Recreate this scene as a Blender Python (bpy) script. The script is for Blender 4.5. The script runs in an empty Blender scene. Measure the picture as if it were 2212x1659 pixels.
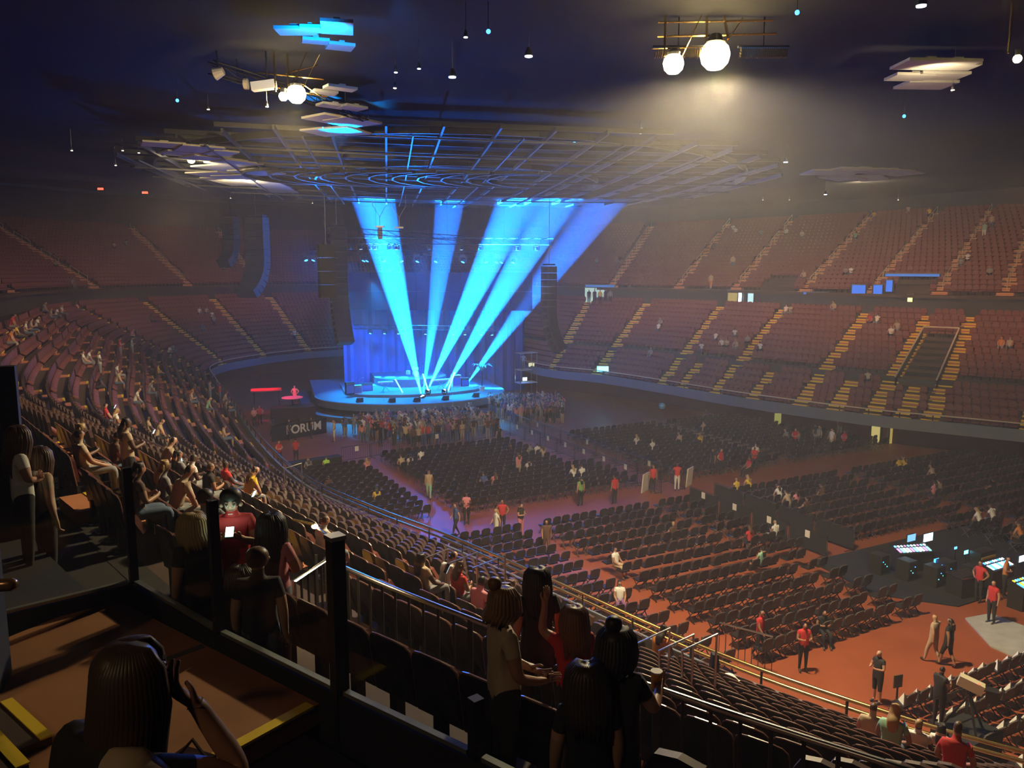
import bpy, math, random
import numpy as np
from mathutils import Vector, Matrix
random.seed(7); rng = np.random.default_rng(7)
scn = bpy.context.scene
COL = scn.collection
PI = math.pi

# ------------------------------------------------------------------ camera, world, exposure
F = 1720.0; TH = math.radians(8.2); H = 13.2
cam_d = bpy.data.cameras.new('camera'); cam = bpy.data.objects.new('camera', cam_d); COL.objects.link(cam)
cam.location = (0, 0, H); cam.rotation_euler = (PI/2 - TH, 0, 0)
cam_d.sensor_fit = 'HORIZONTAL'; cam_d.sensor_width = 36.0; cam_d.lens = F/2212*36.0
cam_d.clip_start = 0.05; cam_d.clip_end = 400
scn.camera = cam
world = bpy.data.worlds.new('world'); scn.world = world; world.use_nodes = True
world.node_tree.nodes['Background'].inputs[0].default_value = (0.004, 0.005, 0.008, 1)
world.node_tree.nodes['Background'].inputs[1].default_value = 1.0
scn.view_settings.view_transform = 'Standard'; scn.view_settings.look = 'None'
scn.view_settings.gamma = 1; scn.view_settings.use_curve_mapping = False
scn.view_settings.exposure = 0.0
cy = scn.cycles
cy.max_bounces = 4; cy.diffuse_bounces = 2; cy.glossy_bounces = 2; cy.transmission_bounces = 2
cy.volume_bounces = 0; cy.transparent_max_bounces = 8; cy.use_denoising = True
cy.sample_clamp_indirect = 4.0; cy.caustics_reflective = False; cy.caustics_refractive = False

# ------------------------------------------------------------------ plan of the arena
def unp(px, py, z):
    u = (px-1106)/F; v = (py-829.5)/F; s, c = math.sin(TH), math.cos(TH); t = (H-z)/(s+v*c)
    return np.array([u*t, (c-v*s)*t])
def atd(px, py, dep):                  # world point at horizontal distance dep seen at a pixel
    u = (px-1106)/F; v = (py-829.5)/F; s, c = math.sin(TH), math.cos(TH); t = dep/(c-v*s)
    return Vector((u*t, dep, H-(s+v*c)*t))
def proj(p):
    s, c = math.sin(TH), math.cos(TH); dz = p[2]-H
    d = p[1]*c-dz*s; up = p[1]*s+dz*c
    if d < .2: return (-9e9, 0, d)
    return (1106+F*p[0]/d, 829.5-F*up/d, d)
A = np.array([-.466, .885]); B = np.array([.885, .466])    # long axis (towards the stage), cross axis
def ST(s, t): return s*A + t*B
def toST(p): return float(p[0]*A[0]+p[1]*A[1]), float(p[0]*B[0]+p[1]*B[1])
ROTF = math.atan2(A[1], A[0])-PI/2     # rotation of things that face the stage (+y local = A)
KP = [(10.5,15.1),(7.5,17.3),(5,19.7),(1.4,24.1),(-2.5,28.7),(-6.2,32.6),(-10.1,37.5),(-15,46.5),(-21.5,60.5),(-27,72),(-31,82),(-30,90.5),(-24.5,99.5),(-15,103.5),(-6,99),(-0.5,90),(3.6,81.5),(8.6,77),(13,71.2),(17.3,64.7),(21.4,59.6),(26,55),(30.8,51.6),(36,47),(40,38),(40,27),(34,17.5),(26,12),(17,11.5)]
N = 720
def closed(K, n):
    K = np.array(K, float); m = len(K); out = []
    for i in range(m):
        p0, p1, p2, p3 = K[i-1], K[i], K[(i+1) % m], K[(i+2) % m]
        for t in np.linspace(0, 1, 20, endpoint=False):
            out.append(.5*((2*p1)+(-p0+p2)*t+(2*p0-5*p1+4*p2-p3)*t*t+(-p0+3*p1-3*p2+p3)*t**3))
    out = np.array(out); o2 = np.vstack([out, out[:1]])
    L = np.r_[0, np.cumsum(np.hypot(*np.diff(o2, axis=0).T))]
    q = np.linspace(0, L[-1], n, endpoint=False)
    return np.stack([np.interp(q, L, o2[:, 0]), np.interp(q, L, o2[:, 1])], 1), L[-1]
CC, LEN = closed(KP, N)
def smooth(a, w):
    k = np.hanning(2*w+1); k /= k.sum(); r = np.zeros_like(a)
    for i, kk in enumerate(k): r += kk*np.roll(a, i-w, axis=0)
    return r
_T = np.roll(CC, -1, 0)-np.roll(CC, 1, 0); _T /= np.hypot(_T[:, 0], _T[:, 1])[:, None]
_n = np.stack([-_T[:, 1], _T[:, 0]], 1)
if ((CC-CC.mean(0))*_n).sum() < 0: _n = -_n
NS = smooth(_n, int(14/(LEN/N))); NS /= np.hypot(NS[:, 0], NS[:, 1])[:, None]
_us = [200, 225, 246, 267, 287, 310, 340, 370, 406, 426, 451, 469, 492, 508, 519, 540, 570]
_an = [-64, -62, -60, -45, -37, -28, -12, 5, 20, 32, 37, 43, 44, 42, 39, 38, None]
_an[-1] = math.degrees(math.atan2(NS[570, 0], NS[570, 1])); _an[0] = math.degrees(math.atan2(NS[200, 0], NS[200, 1]))
_an[1] = (_an[0]+_an[2])/2
for u in range(200, 571):
    a = math.radians(np.interp(u, _us, _an)); NS[u] = (math.sin(a), math.cos(a))
NS = smooth(NS, 6); NS /= np.hypot(NS[:, 0], NS[:, 1])[:, None]
def P(u, d):
    u = u % N; i = int(u); f = u-i; j = (i+1) % N
    return CC[i]*(1-f)+CC[j]*f + (NS[i]*(1-f)+NS[j]*f)*d
def PN(u):
    return NS[int(u) % N]
UG = np.arange(0, N, 3); DG = np.arange(0, 36, .5)
GRID = np.array([[P(u, d) for d in DG] for u in UG])
def ud(p):
    e = ((GRID-np.array(p[:2]))**2).sum(2); i = int(e.argmin()); return UG[i//len(DG)], DG[i % len(DG)]
def inview(x, y, z, m=260):
    q = proj((x, y, z)); return q[2] > .5 and -m < q[0] < 2212+m and -m < q[1] < 1659+m

# ------------------------------------------------------------------ materials
MATS = {}
def mat(name, col, rough=.7, metal=0., noise=0., scale=8., bump=0., spec=.5):
    if name in MATS: return MATS[name]
    m = bpy.data.materials.new(name); m.use_nodes = True; nt = m.node_tree; b = nt.nodes['Principled BSDF']
    b.inputs['Base Color'].default_value = (*col, 1); b.inputs['Roughness'].default_value = rough
    b.inputs['Metallic'].default_value = metal; b.inputs['Specular IOR Level'].default_value = spec
    if noise or bump:
        tc = nt.nodes.new('ShaderNodeTexCoord'); nz = nt.nodes.new('ShaderNodeTexNoise')
        nz.inputs['Scale'].default_value = scale; nz.inputs['Detail'].default_value = 3
        nt.links.new(tc.outputs['Object'], nz.inputs['Vector'])
        if noise:
            mx = nt.nodes.new('ShaderNodeMix'); mx.data_type = 'RGBA'
            mx.inputs[6].default_value = (*[c*(1-noise) for c in col], 1)
            mx.inputs[7].default_value = (*[min(1, c*(1+noise)) for c in col], 1)
            nt.links.new(nz.outputs['Fac'], mx.inputs[0]); nt.links.new(mx.outputs[2], b.inputs['Base Color'])
        if bump:
            bp = nt.nodes.new('ShaderNodeBump'); bp.inputs['Strength'].default_value = bump
            nt.links.new(nz.outputs['Fac'], bp.inputs['Height']); nt.links.new(bp.outputs['Normal'], b.inputs['Normal'])
    MATS[name] = m; return m
def emit(name, col, s):
    if name in MATS: return MATS[name]
    m = bpy.data.materials.new(name); m.use_nodes = True; nt = m.node_tree
    b = nt.nodes['Principled BSDF']; b.inputs['Base Color'].default_value = (0, 0, 0, 1)
    b.inputs['Emission Color'].default_value = (*col, 1); b.inputs['Emission Strength'].default_value = s
    m.cycles.emission_sampling = 'NONE'
    MATS[name] = m; return m
def glass(name, tint=(.9, .95, .93), refl=.06):
    m = bpy.data.materials.new(name); m.use_nodes = True; nt = m.node_tree; nt.nodes.clear()
    o = nt.nodes.new('ShaderNodeOutputMaterial'); mx = nt.nodes.new('ShaderNodeMixShader')
    t = nt.nodes.new('ShaderNodeBsdfTransparent'); g = nt.nodes.new('ShaderNodeBsdfGlossy')
    t.inputs[0].default_value = (*tint, 1); g.inputs['Roughness'].default_value = .06; mx.inputs[0].default_value = refl
    nt.links.new(t.outputs[0], mx.inputs[1]); nt.links.new(g.outputs[0], mx.inputs[2]); nt.links.new(mx.outputs[0], o.inputs[0])
    MATS[name] = m; return m
M_FLOOR = mat('painted_floor', (.31, .078, .032), .45, noise=.25, scale=.7)
M_TIER = mat('tier_concrete', (.075, .04, .03), .8, noise=.3, scale=1.5)
M_TREAD = mat('aisle_tread', (.55, .2, .09), .7, noise=.2, scale=3)
M_NOSE = mat('yellow_nosing', (.9, .62, .03), .5)
M_RED = mat('red_cloth', (.19, .052, .038), .85, noise=.25, scale=14)
M_SHELL = mat('seat_shell', (.014, .008, .008), .4, spec=.4)
M_TRIM = mat('seat_edge', (.20, .10, .08), .28); M_TOP = mat('seat_top', (.05, .022, .019), .5, spec=.3)
M_CHAIR = mat('chair_vinyl', (.022, .018, .022), .38)
M_STEEL = mat('steel', (.45, .45, .45), .3, 1.)
M_DSTEEL = mat('dark_steel', (.03, .03, .032), .4, .3)
M_BRASS = mat('brass_rail', (.75, .55, .22), .25, 1.)
M_CREAM = mat('cream_rail', (.65, .55, .38), .5)
M_BLACK = mat('black_cloth', (.012, .012, .014), .8)
M_CEIL = mat('ceiling_black', (.03, .028, .026), .9, noise=.3, scale=.3)
M_PANEL = mat('acoustic_panel', (.5, .48, .42), .8, noise=.15, scale=2)
M_CAT = mat('catwalk_steel', (.22, .22, .23), .5, .2)
M_WALL = mat('wall_dark', (.05, .045, .05), .8, noise=.2, scale=.5)
M_WRED = mat('wall_maroon', (.13, .035, .04), .8, noise=.2, scale=.5)
M_FASC = mat('fascia_blue_grey', (.13, .15, .19), .5, noise=.1, scale=.4)
M_WHITE = mat('white_paper', (.8, .78, .74), .6)
M_CARD = mat('white_card', (.85, .83, .8), .6)
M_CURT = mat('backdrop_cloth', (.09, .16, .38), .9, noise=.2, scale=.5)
M_SCREEN = mat('dark_screen', (.006, .008, .014), .6, spec=.1)
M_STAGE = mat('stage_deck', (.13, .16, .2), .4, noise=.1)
M_GLASS = glass('barrier_glass')
E_WARM = emit('lamp_warm', (1, .78, .36), 60); E_WARMS = emit('lamp_warm_small', (1, .86, .6), 10)
E_BLUE = emit('led_blue', (.03, .25, 1), 9); E_CYAN = emit('led_cyan', (.1, .7, 1), 8)
E_COLD = emit('lamp_cold', (.75, .88, 1), 9); E_AMB = emit('aisle_light_amber', (1, .62, .03), 1.6)
E_SCR = emit('screen_glow', (.55, .85, 1), 5); E_GRN = emit('led_green', (.1, 1, .5), 3); E_RED = emit('led_red', (1, .1, .05), 3)
E_MAG = emit('led_magenta', (.9, .3, .8), 2.5); E_YEL = emit('led_yellow', (1, .7, .02), 3); E_ROOM = emit('lit_room', (.75, .8, .6), .8)
E_HALL = emit('lit_hallway', (.75, .55, .12), .5); E_BPAN = emit('blue_panel', (.03, .22, 1), .9); E_SKY = emit('blue_strip', (.05, .3, 1), .6)

# ------------------------------------------------------------------ mesh builder
class MB:
    def __init__(s): s.v = []; s.f = []; s.m = []
    def add(s, vs, fs, mi=0):
        o = len(s.v); s.v += [tuple(map(float, p)) for p in vs]; s.f += [tuple(i+o for i in f) for f in fs]; s.m += [mi]*len(fs)
    def box(s, c, size, rz=0, mi=0, rx=0, ry=0, taper=1.):
        R = Matrix.Rotation(rz, 3, 'Z') @ Matrix.Rotation(ry, 3, 'Y') @ Matrix.Rotation(rx, 3, 'X')
        x, y, z = [k/2 for k in size]; c = Vector(c)
        vs = []
        for zz, k in ((-z, 1.), (z, taper)):
            for a, b in ((-x, -y), (x, -y), (x, y), (-x, y)): vs.append(c+R @ Vector((a*k, b*k, zz)))
        s.add(vs, [(3, 2, 1, 0), (4, 5, 6, 7), (0, 1, 5, 4), (1, 2, 6, 5), (2, 3, 7, 6), (3, 0, 4, 7)], mi)
        return s
    def bar(s, a, b, w, h=None, mi=0):
        a, b = Vector(a), Vector(b); h = h or w; d = b-a; L = d.length
        if L < 1e-6: return s
        d /= L; up = Vector((0, 0, 1)) if abs(d.z) < .95 else Vector((1, 0, 0))
        x = d.cross(up).normalized(); y = x.cross(d)
        vs = []
        for p in (a, b):
            for i, j in ((-1, -1), (1, -1), (1, 1), (-1, 1)): vs.append(p+x*(i*w/2)+y*(j*h/2))
        s.add(vs, [(0, 1, 2, 3), (7, 6, 5, 4), (0, 4, 5, 1), (1, 5, 6, 2), (2, 6, 7, 3), (3, 7, 4, 0)], mi); return s
    def tube(s, pts, r, n=6, mi=0, caps=True):
        pts = [Vector(p) for p in pts]; o = len(s.v); rs = r if hasattr(r, '__len__') else [r]*len(pts)
        prev = None
        for i, p in enumerate(pts):
            d = (pts[min(i+1, len(pts)-1)]-pts[max(i-1, 0)]).normalized()
            up = Vector((0, 0, 1)) if abs(d.z) < .9 else Vector((1, 0, 0))
            x = d.cross(up).normalized() if prev is None else (prev-d*prev.dot(d)).normalized()
            prev = x; y = d.cross(x)
            for k in range(n):
                a = 2*PI*k/n; s.v.append(tuple(p+(x*math.cos(a)+y*math.sin(a))*rs[i]))
        fs = []
        for i in range(len(pts)-1):
            for k in range(n):
                a = o+i*n+k; b = o+i*n+(k+1) % n; fs.append((a, b, b+n, a+n))
        if caps: fs += [tuple(o+k for k in range(n))[::-1], tuple(o+(len(pts)-1)*n+k for k in range(n))]
        s.f += fs; s.m += [mi]*len(fs); return s
    def lathe(s, c, prof, n=12, mi=0, axis='Z', R=None):
        c = Vector(c); o = len(s.v)
        for r, z in prof:
            for k in range(n):
                a = 2*PI*k/n; p = Vector((r*math.cos(a), r*math.sin(a), z))
                if R is not None: p = R @ p
                s.v.append(tuple(c+p))
        fs = []
        for i in range(len(prof)-1):
            for k in range(n):
                a = o+i*n+k; b = o+i*n+(k+1) % n; fs.append((a, b, b+n, a+n))
        fs += [tuple(o+k for k in range(n))[::-1], tuple(o+(len(prof)-1)*n+k for k in range(n))]
        s.f += fs; s.m += [mi]*len(fs); return s
    def prism(s, prof, c, axis, thick, mi=0):     # profile in (axis, z) plane, extruded sideways
        pass
    def ball(s, c, r, n=8, mi=0, sc=(1, 1, 1)):
        prof = [(r*math.sin(PI*i/6)*1., -r*math.cos(PI*i/6)*sc[2]) for i in range(1, 6)]
        return s.lathe(c, prof, n, mi)
    def mesh(s, name, mats, smooth_=False):
        me = bpy.data.meshes.new(name); me.from_pydata(s.v, [], s.f)
        for m in (mats if isinstance(mats, (list, tuple)) else [mats]): me.materials.append(m)
        if len(set(s.m)) > 1 or (s.m and s.m[0]): me.polygons.foreach_set('material_index', s.m)
        if smooth_: me.polygons.foreach_set('use_smooth', [True]*len(s.f))
        me.update(); return me
    def obj(s, name, mats, parent=None, smooth_=False, loc=None):
        return link(name, s.mesh(name, mats, smooth_), parent, loc)
def link(name, data, parent=None, loc=None, rz=0, **kw):
    o = bpy.data.objects.new(name, data); COL.objects.link(o)
    if parent is not None: o.parent = parent
    if loc is not None: o.location = loc
    if rz: o.rotation_euler = (0, 0, rz)
    for k, v in kw.items(): o[k] = v
    return o
def thing(name, label, cat, loc=(0, 0, 0), rz=0, group=None):
    o = bpy.data.objects.new(name, None); COL.objects.link(o); o.location = loc; o.rotation_euler = (0, 0, rz)
    o.empty_display_size = .2
    return tag(o, label, cat, group)
def tag(o, label=None, cat=None, group=None, kind=None):
    if label: o['label'] = label
    if cat: o['category'] = cat
    if group: o['group'] = group
    if kind: o['kind'] = kind
    return o
def ordn(k): return ['first','second','third','fourth','fifth','sixth','seventh','eighth','ninth','tenth','eleventh','twelfth','thirteenth','fourteenth','fifteenth','sixteenth','seventeenth','eighteenth','nineteenth','twentieth'][k] if k < 20 else 'number %d' % (k+1)
def stamp(name, tmpl, xf, mats, **kw):
    """tmpl = MB ; xf = list of (x,y,z,rz) ; one joined mesh"""
    v = np.array(tmpl.v); n = len(v); X = np.array(xf); c = np.cos(X[:, 3])[:, None]; s_ = np.sin(X[:, 3])[:, None]
    V = np.stack([v[:, 0]*c-v[:, 1]*s_+X[:, :1], v[:, 0]*s_+v[:, 1]*c+X[:, 1:2], np.broadcast_to(v[:, 2], (len(X), n))+X[:, 2:3]], 2).reshape(-1, 3)
    lt = np.array([len(f) for f in tmpl.f]); li = np.concatenate([np.array(f) for f in tmpl.f])
    LI = (li[None]+np.arange(len(X))[:, None]*n).ravel(); LT = np.tile(lt, len(X)); LS = np.r_[0, np.cumsum(LT)[:-1]]
    me = bpy.data.meshes.new(name); me.vertices.add(len(V)); me.vertices.foreach_set('co', V.ravel())
    me.loops.add(len(LI)); me.loops.foreach_set('vertex_index', LI); me.polygons.add(len(LT))
    me.polygons.foreach_set('loop_start', LS); me.polygons.foreach_set('loop_total', LT)
    for m in mats: me.materials.append(m)
    me.polygons.foreach_set('material_index', np.tile(np.array(tmpl.m), len(X)))
    me.update(calc_edges=True); return link(name, me, **kw)

# ------------------------------------------------------------------ lights
def spot(p, target, power, col, size=60., blend=.3, rad=.15, name='spot_light'):
    l = bpy.data.lights.new(name, 'SPOT'); l.energy = power; l.color = col; l.spot_size = math.radians(size); l.spot_blend = blend
    l.shadow_soft_size = rad; o = bpy.data.objects.new(name, l); COL.objects.link(o); o.location = p
    o.rotation_euler = (Vector(target)-Vector(p)).to_track_quat('-Z', 'Y').to_euler(); return o
WARM = (1, .66, .30)
# great warm work lamps hung under the roof
L1 = atd(1545, 108, 23.0); L1b = atd(1455, 130, 22.8); L2 = atd(640, 196, 26.5); L3 = atd(1905+293, 124, 22.)
L4 = atd(400, 330, 44.)
spot(L1-Vector((0, 0, .62)), L1+Vector((1.0, 3, -20)), 16500, (1, .80, .48), 174, .35, .25)
spot(L1b-Vector((0, 0, .42)), L1b+Vector((-3, 3, -20)), 4500, (1, .76, .42), 165, .5, .2)
spot(L2-Vector((0, 0, .6)), L2+Vector((-6, 8, -20)), 4500, (1, .74, .36), 165, .5, .25)
spot(L4-Vector((0, 0, .9)), L4+Vector((-8, 10, -20)), 2500, (1, .76, .42), 140, .5, .25)
# house lights above the stands
for u, d, z, pw in ((425, 1, 18.6, 9000), (455, 1, 18.6, 9000), (480, 1, 18.6, 9000), (505, 1, 18.6, 9000), (530, 1, 18.6, 9000), (555, 1, 18.4, 9000),
                    (287, 1, 18.6, 4500), (262, 1, 18.6, 5500), (230, 1, 18.4, 7000), (195, 1, 18.4, 7500), (150, 0, 18, 5000)):
    q = P(u, d); q2 = P(u, 19); spot((q[0], q[1], z), (q2[0], q2[1], 9.5), pw*.29, (1, .50, .24), 105, .9, .3)
spot((-7, -4, 19.0), (2, 6, 9), 380, (1, .68, .36), 75, .8, .3)
# stage wash
SC = ST(66, 29.6)
SGC = np.array([-9.6, 75.5]); SGA = np.array([-.285, .958]); SGB = np.array([.958, .285])   # frame of the stage
def STG(s, t): return SGC+SGA*(s-66)+SGB*(t-29.6)*.6
def S3(s, t, z): q = STG(s, t); return Vector((q[0], q[1], z))
BLUE = (.01, .22, 1.)
for t in (18, 24, 30, 36, 42):
    spot(S3(69, t, 12.3), S3(64, t+.6*(30-t), 1.5), 22000, (.0, .35, 1.), 70, .6, .2)
for t in (20, 30, 40):
    spot(S3(60, t, 14), S3(74.5, t, 3), 16000, (.0, .16, 1.), 80, .8, .3)
for t in (16, 29, 42): spot(S3(60, t, 13.5), S3(30, t+(t-29)*.6, 11.5), 15000, (.0, .14, 1.), 62, .9, .4)  # added unseen blue spots, only to tint the haze towards the audience
# the five great beams fanning up from the stage
BEAMS = [((910, 852), (808, 436), 12, 2.9e7, 1.95), ((914, 850), (970, 448), 8.5, 1.3e7, 1.95), ((926, 838), (1108, 452), 11, 2.6e7, 2.75), ((962, 838), (1186, 462), 10.5, 2.2e7, 2.75), ((1008, 830), (1275, 470), 10, 1.6e7, 1.95)]
for (a, b, sz, pw, bz) in BEAMS:
    q = unp(a[0], a[1], bz); dep = q[1]; p0 = Vector((q[0], q[1], bz)); p1 = atd(b[0], b[1], dep-3)
    spot(p0, p1, pw*1.25, (.004, .18, 1.), sz, .15, .05)

# ------------------------------------------------------------------ haze filling the hall
hz = MB().box((4, 50, 11.3), (160, 160, 23)); ho = hz.obj('haze', MATS.setdefault('hz', bpy.data.materials.new('haze')))
tag(ho, 'thin smoky haze hanging through the whole arena', 'haze', kind='stuff')
hm = MATS['hz']; hm.use_nodes = True; hm.node_tree.nodes.clear()
_o = hm.node_tree.nodes.new('ShaderNodeOutputMaterial'); _v = hm.node_tree.nodes.new('ShaderNodeVolumeScatter')
_v.inputs['Density'].default_value = .0021; _v.inputs['Anisotropy'].default_value = .25
_v.inputs['Color'].default_value = (1, 1, 1, 1)
hm.node_tree.links.new(_v.outputs[0], _o.inputs['Volume'])

# ------------------------------------------------------------------ the setting
def struct(name, mb, mats, parent=None, smooth_=False):
    o = mb.obj(name, mats, parent, smooth_)
    if parent is None: o['kind'] = 'structure'
    return o
fl = MB(); fl.add([(-75, -25, 0), (85, -25, 0), (85, 130, 0), (-75, 130, 0)], [(0, 1, 2, 3)])
struct('floor', fl, M_FLOOR)
CX, CY = 4., 56.
def zc(x, y): return 19.3+.0007*((x-CX)**2+(y-CY)**2)
cm = MB(); nr, na = 16, 60
for i in range(nr+1):
    r = 78*i/nr
    for k in range(na):
        a = 2*PI*k/na; x, y = CX+r*math.cos(a), CY+r*math.sin(a); cm.v.append((x, y, zc(x, y)))
for i in range(nr):
    for k in range(na):
        a = i*na+k; b = i*na+(k+1) % na; cm.f.append((a, a+na, b+na, b)); cm.m.append(0)
struct('ceiling', cm, M_CEIL, smooth_=True)
def ring(d0, z0, d1, z1, us, mi=0, mb=None, w=0):
    mb = mb or MB(); o = len(mb.v)
    for u in us:
        a = P(u, d0); b = P(u, d1); mb.v += [(a[0], a[1], z0), (b[0], b[1], z1)]
    for i in range(len(us)-1):
        k = o+2*i; mb.f.append((k, k+1, k+3, k+2)); mb.m.append(mi)
    return mb
ALL = list(range(0, N+1, 4))
w = ring(35.2, 16.5, 35.2, 23.5, ALL); struct('wall_back', w, M_WALL)
# arena wall under the overhanging lower bowl, with the blue-grey fascia band
w = ring(5.6, 0, 5.6, 2.6, ALL); struct('wall_front', w, M_WRED)
w = ring(0, 2.2, 0, 3.0, ALL); ring(0, 3.0, .12, 3.0, ALL, mb=w); ring(.12, 3.0, .12, 2.6, ALL, mb=w); ring(0, 2.2, 5.6, 2.1, ALL, mb=w)
struct('trim_1', w, M_FASC)
# lower bowl tiers
NL = 16
def zl(i): return 2.7+.43*i
def dl(i): return .8+.85*i
tm = MB()
ring(.12, 2.65, .8-.42, 2.7, ALL, mb=tm)
for i in range(NL):
    a = dl(i)-.42
    ring(a, zl(i-1) if i else 2.65, a, zl(i), ALL, mb=tm); ring(a, zl(i), a+.85, zl(i), ALL, mb=tm)
ring(dl(15)+.1, zl(15)+.005, dl(15)+.44, zl(15)+.005, ALL, mi=1, mb=tm); ring(dl(15)+.43, zl(15), 17.0, 9.2, ALL, mi=1, mb=tm)  # tier floor behind the last row, shade put into its colour
struct('floor_lower_bowl', tm, [M_TIER, mat('walkway_shaded', (.02, .014, .012), .85, noise=.3, scale=1.5)])
# concourse back wall and the upper bowl (left away around the camera's own landing)
UPR = [u for u in range(64, N-75, 4)]
w = ring(16.9, 9.15, 16.9, 10.9, UPR); struct('wall_concourse', w, M_WALL)
NU = 20
def zu(i): return 11.05+.405*i
def du(i): return 17.5+.88*i
tm = MB(); ring(16.5, 10.75, 16.5, 11.0, UPR, mb=tm); ring(16.5, 11.0, 17.06, 11.05, UPR, mb=tm); ring(16.5, 10.75, 17.0, 10.75, UPR, mb=tm)
for i in range(NU):
    a = du(i)-.44
    if i: ring(a, zu(i-1), a, zu(i), UPR, mb=tm)
    ring(a, zu(i), a+.88, zu(i), UPR, mb=tm)
ring(du(NU-1)+.44, zu(NU-1), 35.3, zu(NU-1), UPR, mb=tm)
struct('floor_upper_bowl', tm, M_TIER)

# ------------------------------------------------------------------ aisles: which u
AL = [410, 426, 451, 469, 492, 508, 519, 536, 553, 568]      # far side, lower
ALL_L = [287, 267, 246, 226, 206, 186, 166, 146, 122, 98, 74, 50, 30]
AISLE_LOW = AL+ALL_L
AISLE_UP = [414, 432, 451, 470, 489, 507, 524, 542, 560, 580, 287, 264, 240, 216, 192, 168, 144, 120]
SHORT = [458, 480, 500, 514]
ULEN = LEN/N
def arc(u0, u1, d):   # distance along row between two u
    return np.hypot(*(P(u0, d)-P(u1, d)))
def aisle_stairs(u, low, k, label, group, i0=0, i1=None):
    i1 = i1 or (NL if low else NU)
    if not any(inview(*P(u, (dl if low else du)(i)), (zl if low else zu)(i)) for i in range(i0, i1)): return None
    t = thing('aisle_stairs', label, 'stairs', (*P(u, (dl if low else du)(i0)), (zl if low else zu)(i0)), 0, group)
    rz = math.atan2(-PN(u)[0], PN(u)[1]); base = Vector(t.location)
    for i in range(i0, i1):
        q = P(u, (dl if low else du)(i)); z = (zl if low else zu)(i)
        if not inview(q[0], q[1], z): continue
        s = link('step', STEP_L if low else STEP_U, t, Vector((q[0], q[1], z))-base, rz)
    return t, rz, base
def step_mesh(w, dp, rise, low):
    m = MB(); m.box((0, 0, .01), (w, dp, .02), mi=0)
    m.box((0, dp*.25, rise*.25+.01), (w, dp*.5, rise*.5), mi=0)          # half step towards the next row
    m.box((0, -dp/2-.012, -.02), (w, .03, .09), mi=1); m.box((0, -dp/2+.035, .025), (w, .07, .012), mi=1)
    m.box((0, .035-.01, rise*.5+.015), (w, .07, .012), mi=1); m.box((0, -.012, rise*.5-.03), (w, .025, .08), mi=1)
    return m.mesh('step', [M_TREAD, M_NOSE] if low else [mat('upper_tread', (.55, .23, .11), .7, noise=.15, scale=3), mat('upper_nosing', (.72, .36, .17), .6)])
STEP_L = step_mesh(1.15, .85, .43, True); STEP_U = step_mesh(1.25, .88, .405, False)
pos_far = ['nearest the stage', 'second from the stage', 'third from the stage', 'fourth from the stage', 'fifth from the stage', 'sixth from the stage', 'seventh from the stage', 'eighth from the stage', 'ninth from the stage', 'tenth from the stage']
for k, u in enumerate(AL): aisle_stairs(u, True, k, 'orange stairs with yellow nosings in the far lower stand, %s' % pos_far[k], 'lower bowl aisle stairs')
for k, u in enumerate(ALL_L): aisle_stairs(u, True, k, 'dark aisle stairs in the near lower stand on the left, %s from the stage' % ordn(k), 'lower bowl aisle stairs')
for k, u in enumerate(SHORT): aisle_stairs(u, True, k, 'short orange stairs in the front rows of the far stand, %s from the stage' % ordn(k), 'short front aisle stairs', 0, 5)
def handrail_mb(n0, n1, i0):
    m = MB(); z0 = 0
    a = Vector((0, (n0-i0)*.88, (n0-i0)*.405)); b = Vector((0, (n1-i0)*.88, (n1-i0)*.405)); h = Vector((0, 0, .95)); hm_ = Vector((0, 0, .5))
    m.tube([a, a+h, b+h, b], .035, 5); m.tube([a+hm_, b+hm_], .025, 5); c = (a+b)/2; m.tube([c, c+h], .03, 5)
    return m
HR = [handrail_mb(j, j+3, 0).mesh('handrail', M_CREAM) for j in (1, 6, 11, 16)]
kk = [0, 0]
for u in AISLE_UP:
    far = u > 350; lab = ('steep orange stairs with cream handrails in the far upper stand, %s from the stage' if far else 'steep stairs with cream handrails in the upper stand on the left, %s from the stage') % ordn(kk[far]); kk[far] += 1
    t = aisle_stairs(u, False, 0, lab, 'upper bowl aisle stairs')
    if t is None: continue
    t, rz, base = t
    q0 = P(u, du(0))
    for me in HR:
        q = P(u, du(0)); o = link('handrail', me, t, Vector((q[0], q[1], zu(0)))-base, rz)

# ------------------------------------------------------------------ seats of the stands
def low_seat():
    m = MB()
    pr = [(-.24, .38), (.24, .38), (.25, .72), (.17, .86), (0, .89), (-.17, .86), (-.25, .72)]
    fr = [(x, .12+.10*(z-.38), z) for x, z in pr]; bk = [(x, .19+.12*(z-.38), z) for x, z in pr]; n = len(pr)
    m.add(fr, [tuple(range(n))], 0); m.add(bk, [tuple(range(n))[::-1]], 1)
    for i in range(n):
        j = (i+1) % n; m.add([fr[i], fr[j], bk[j], bk[i]], [(3, 2, 1, 0)], 2 if 1 < i < 6 else 1)
    m.box((0, -.02, .38), (.46, .26, .1), mi=0, rx=.55); m.box((0, .12, .19), (.07, .07, .38), mi=1)
    return m
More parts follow.
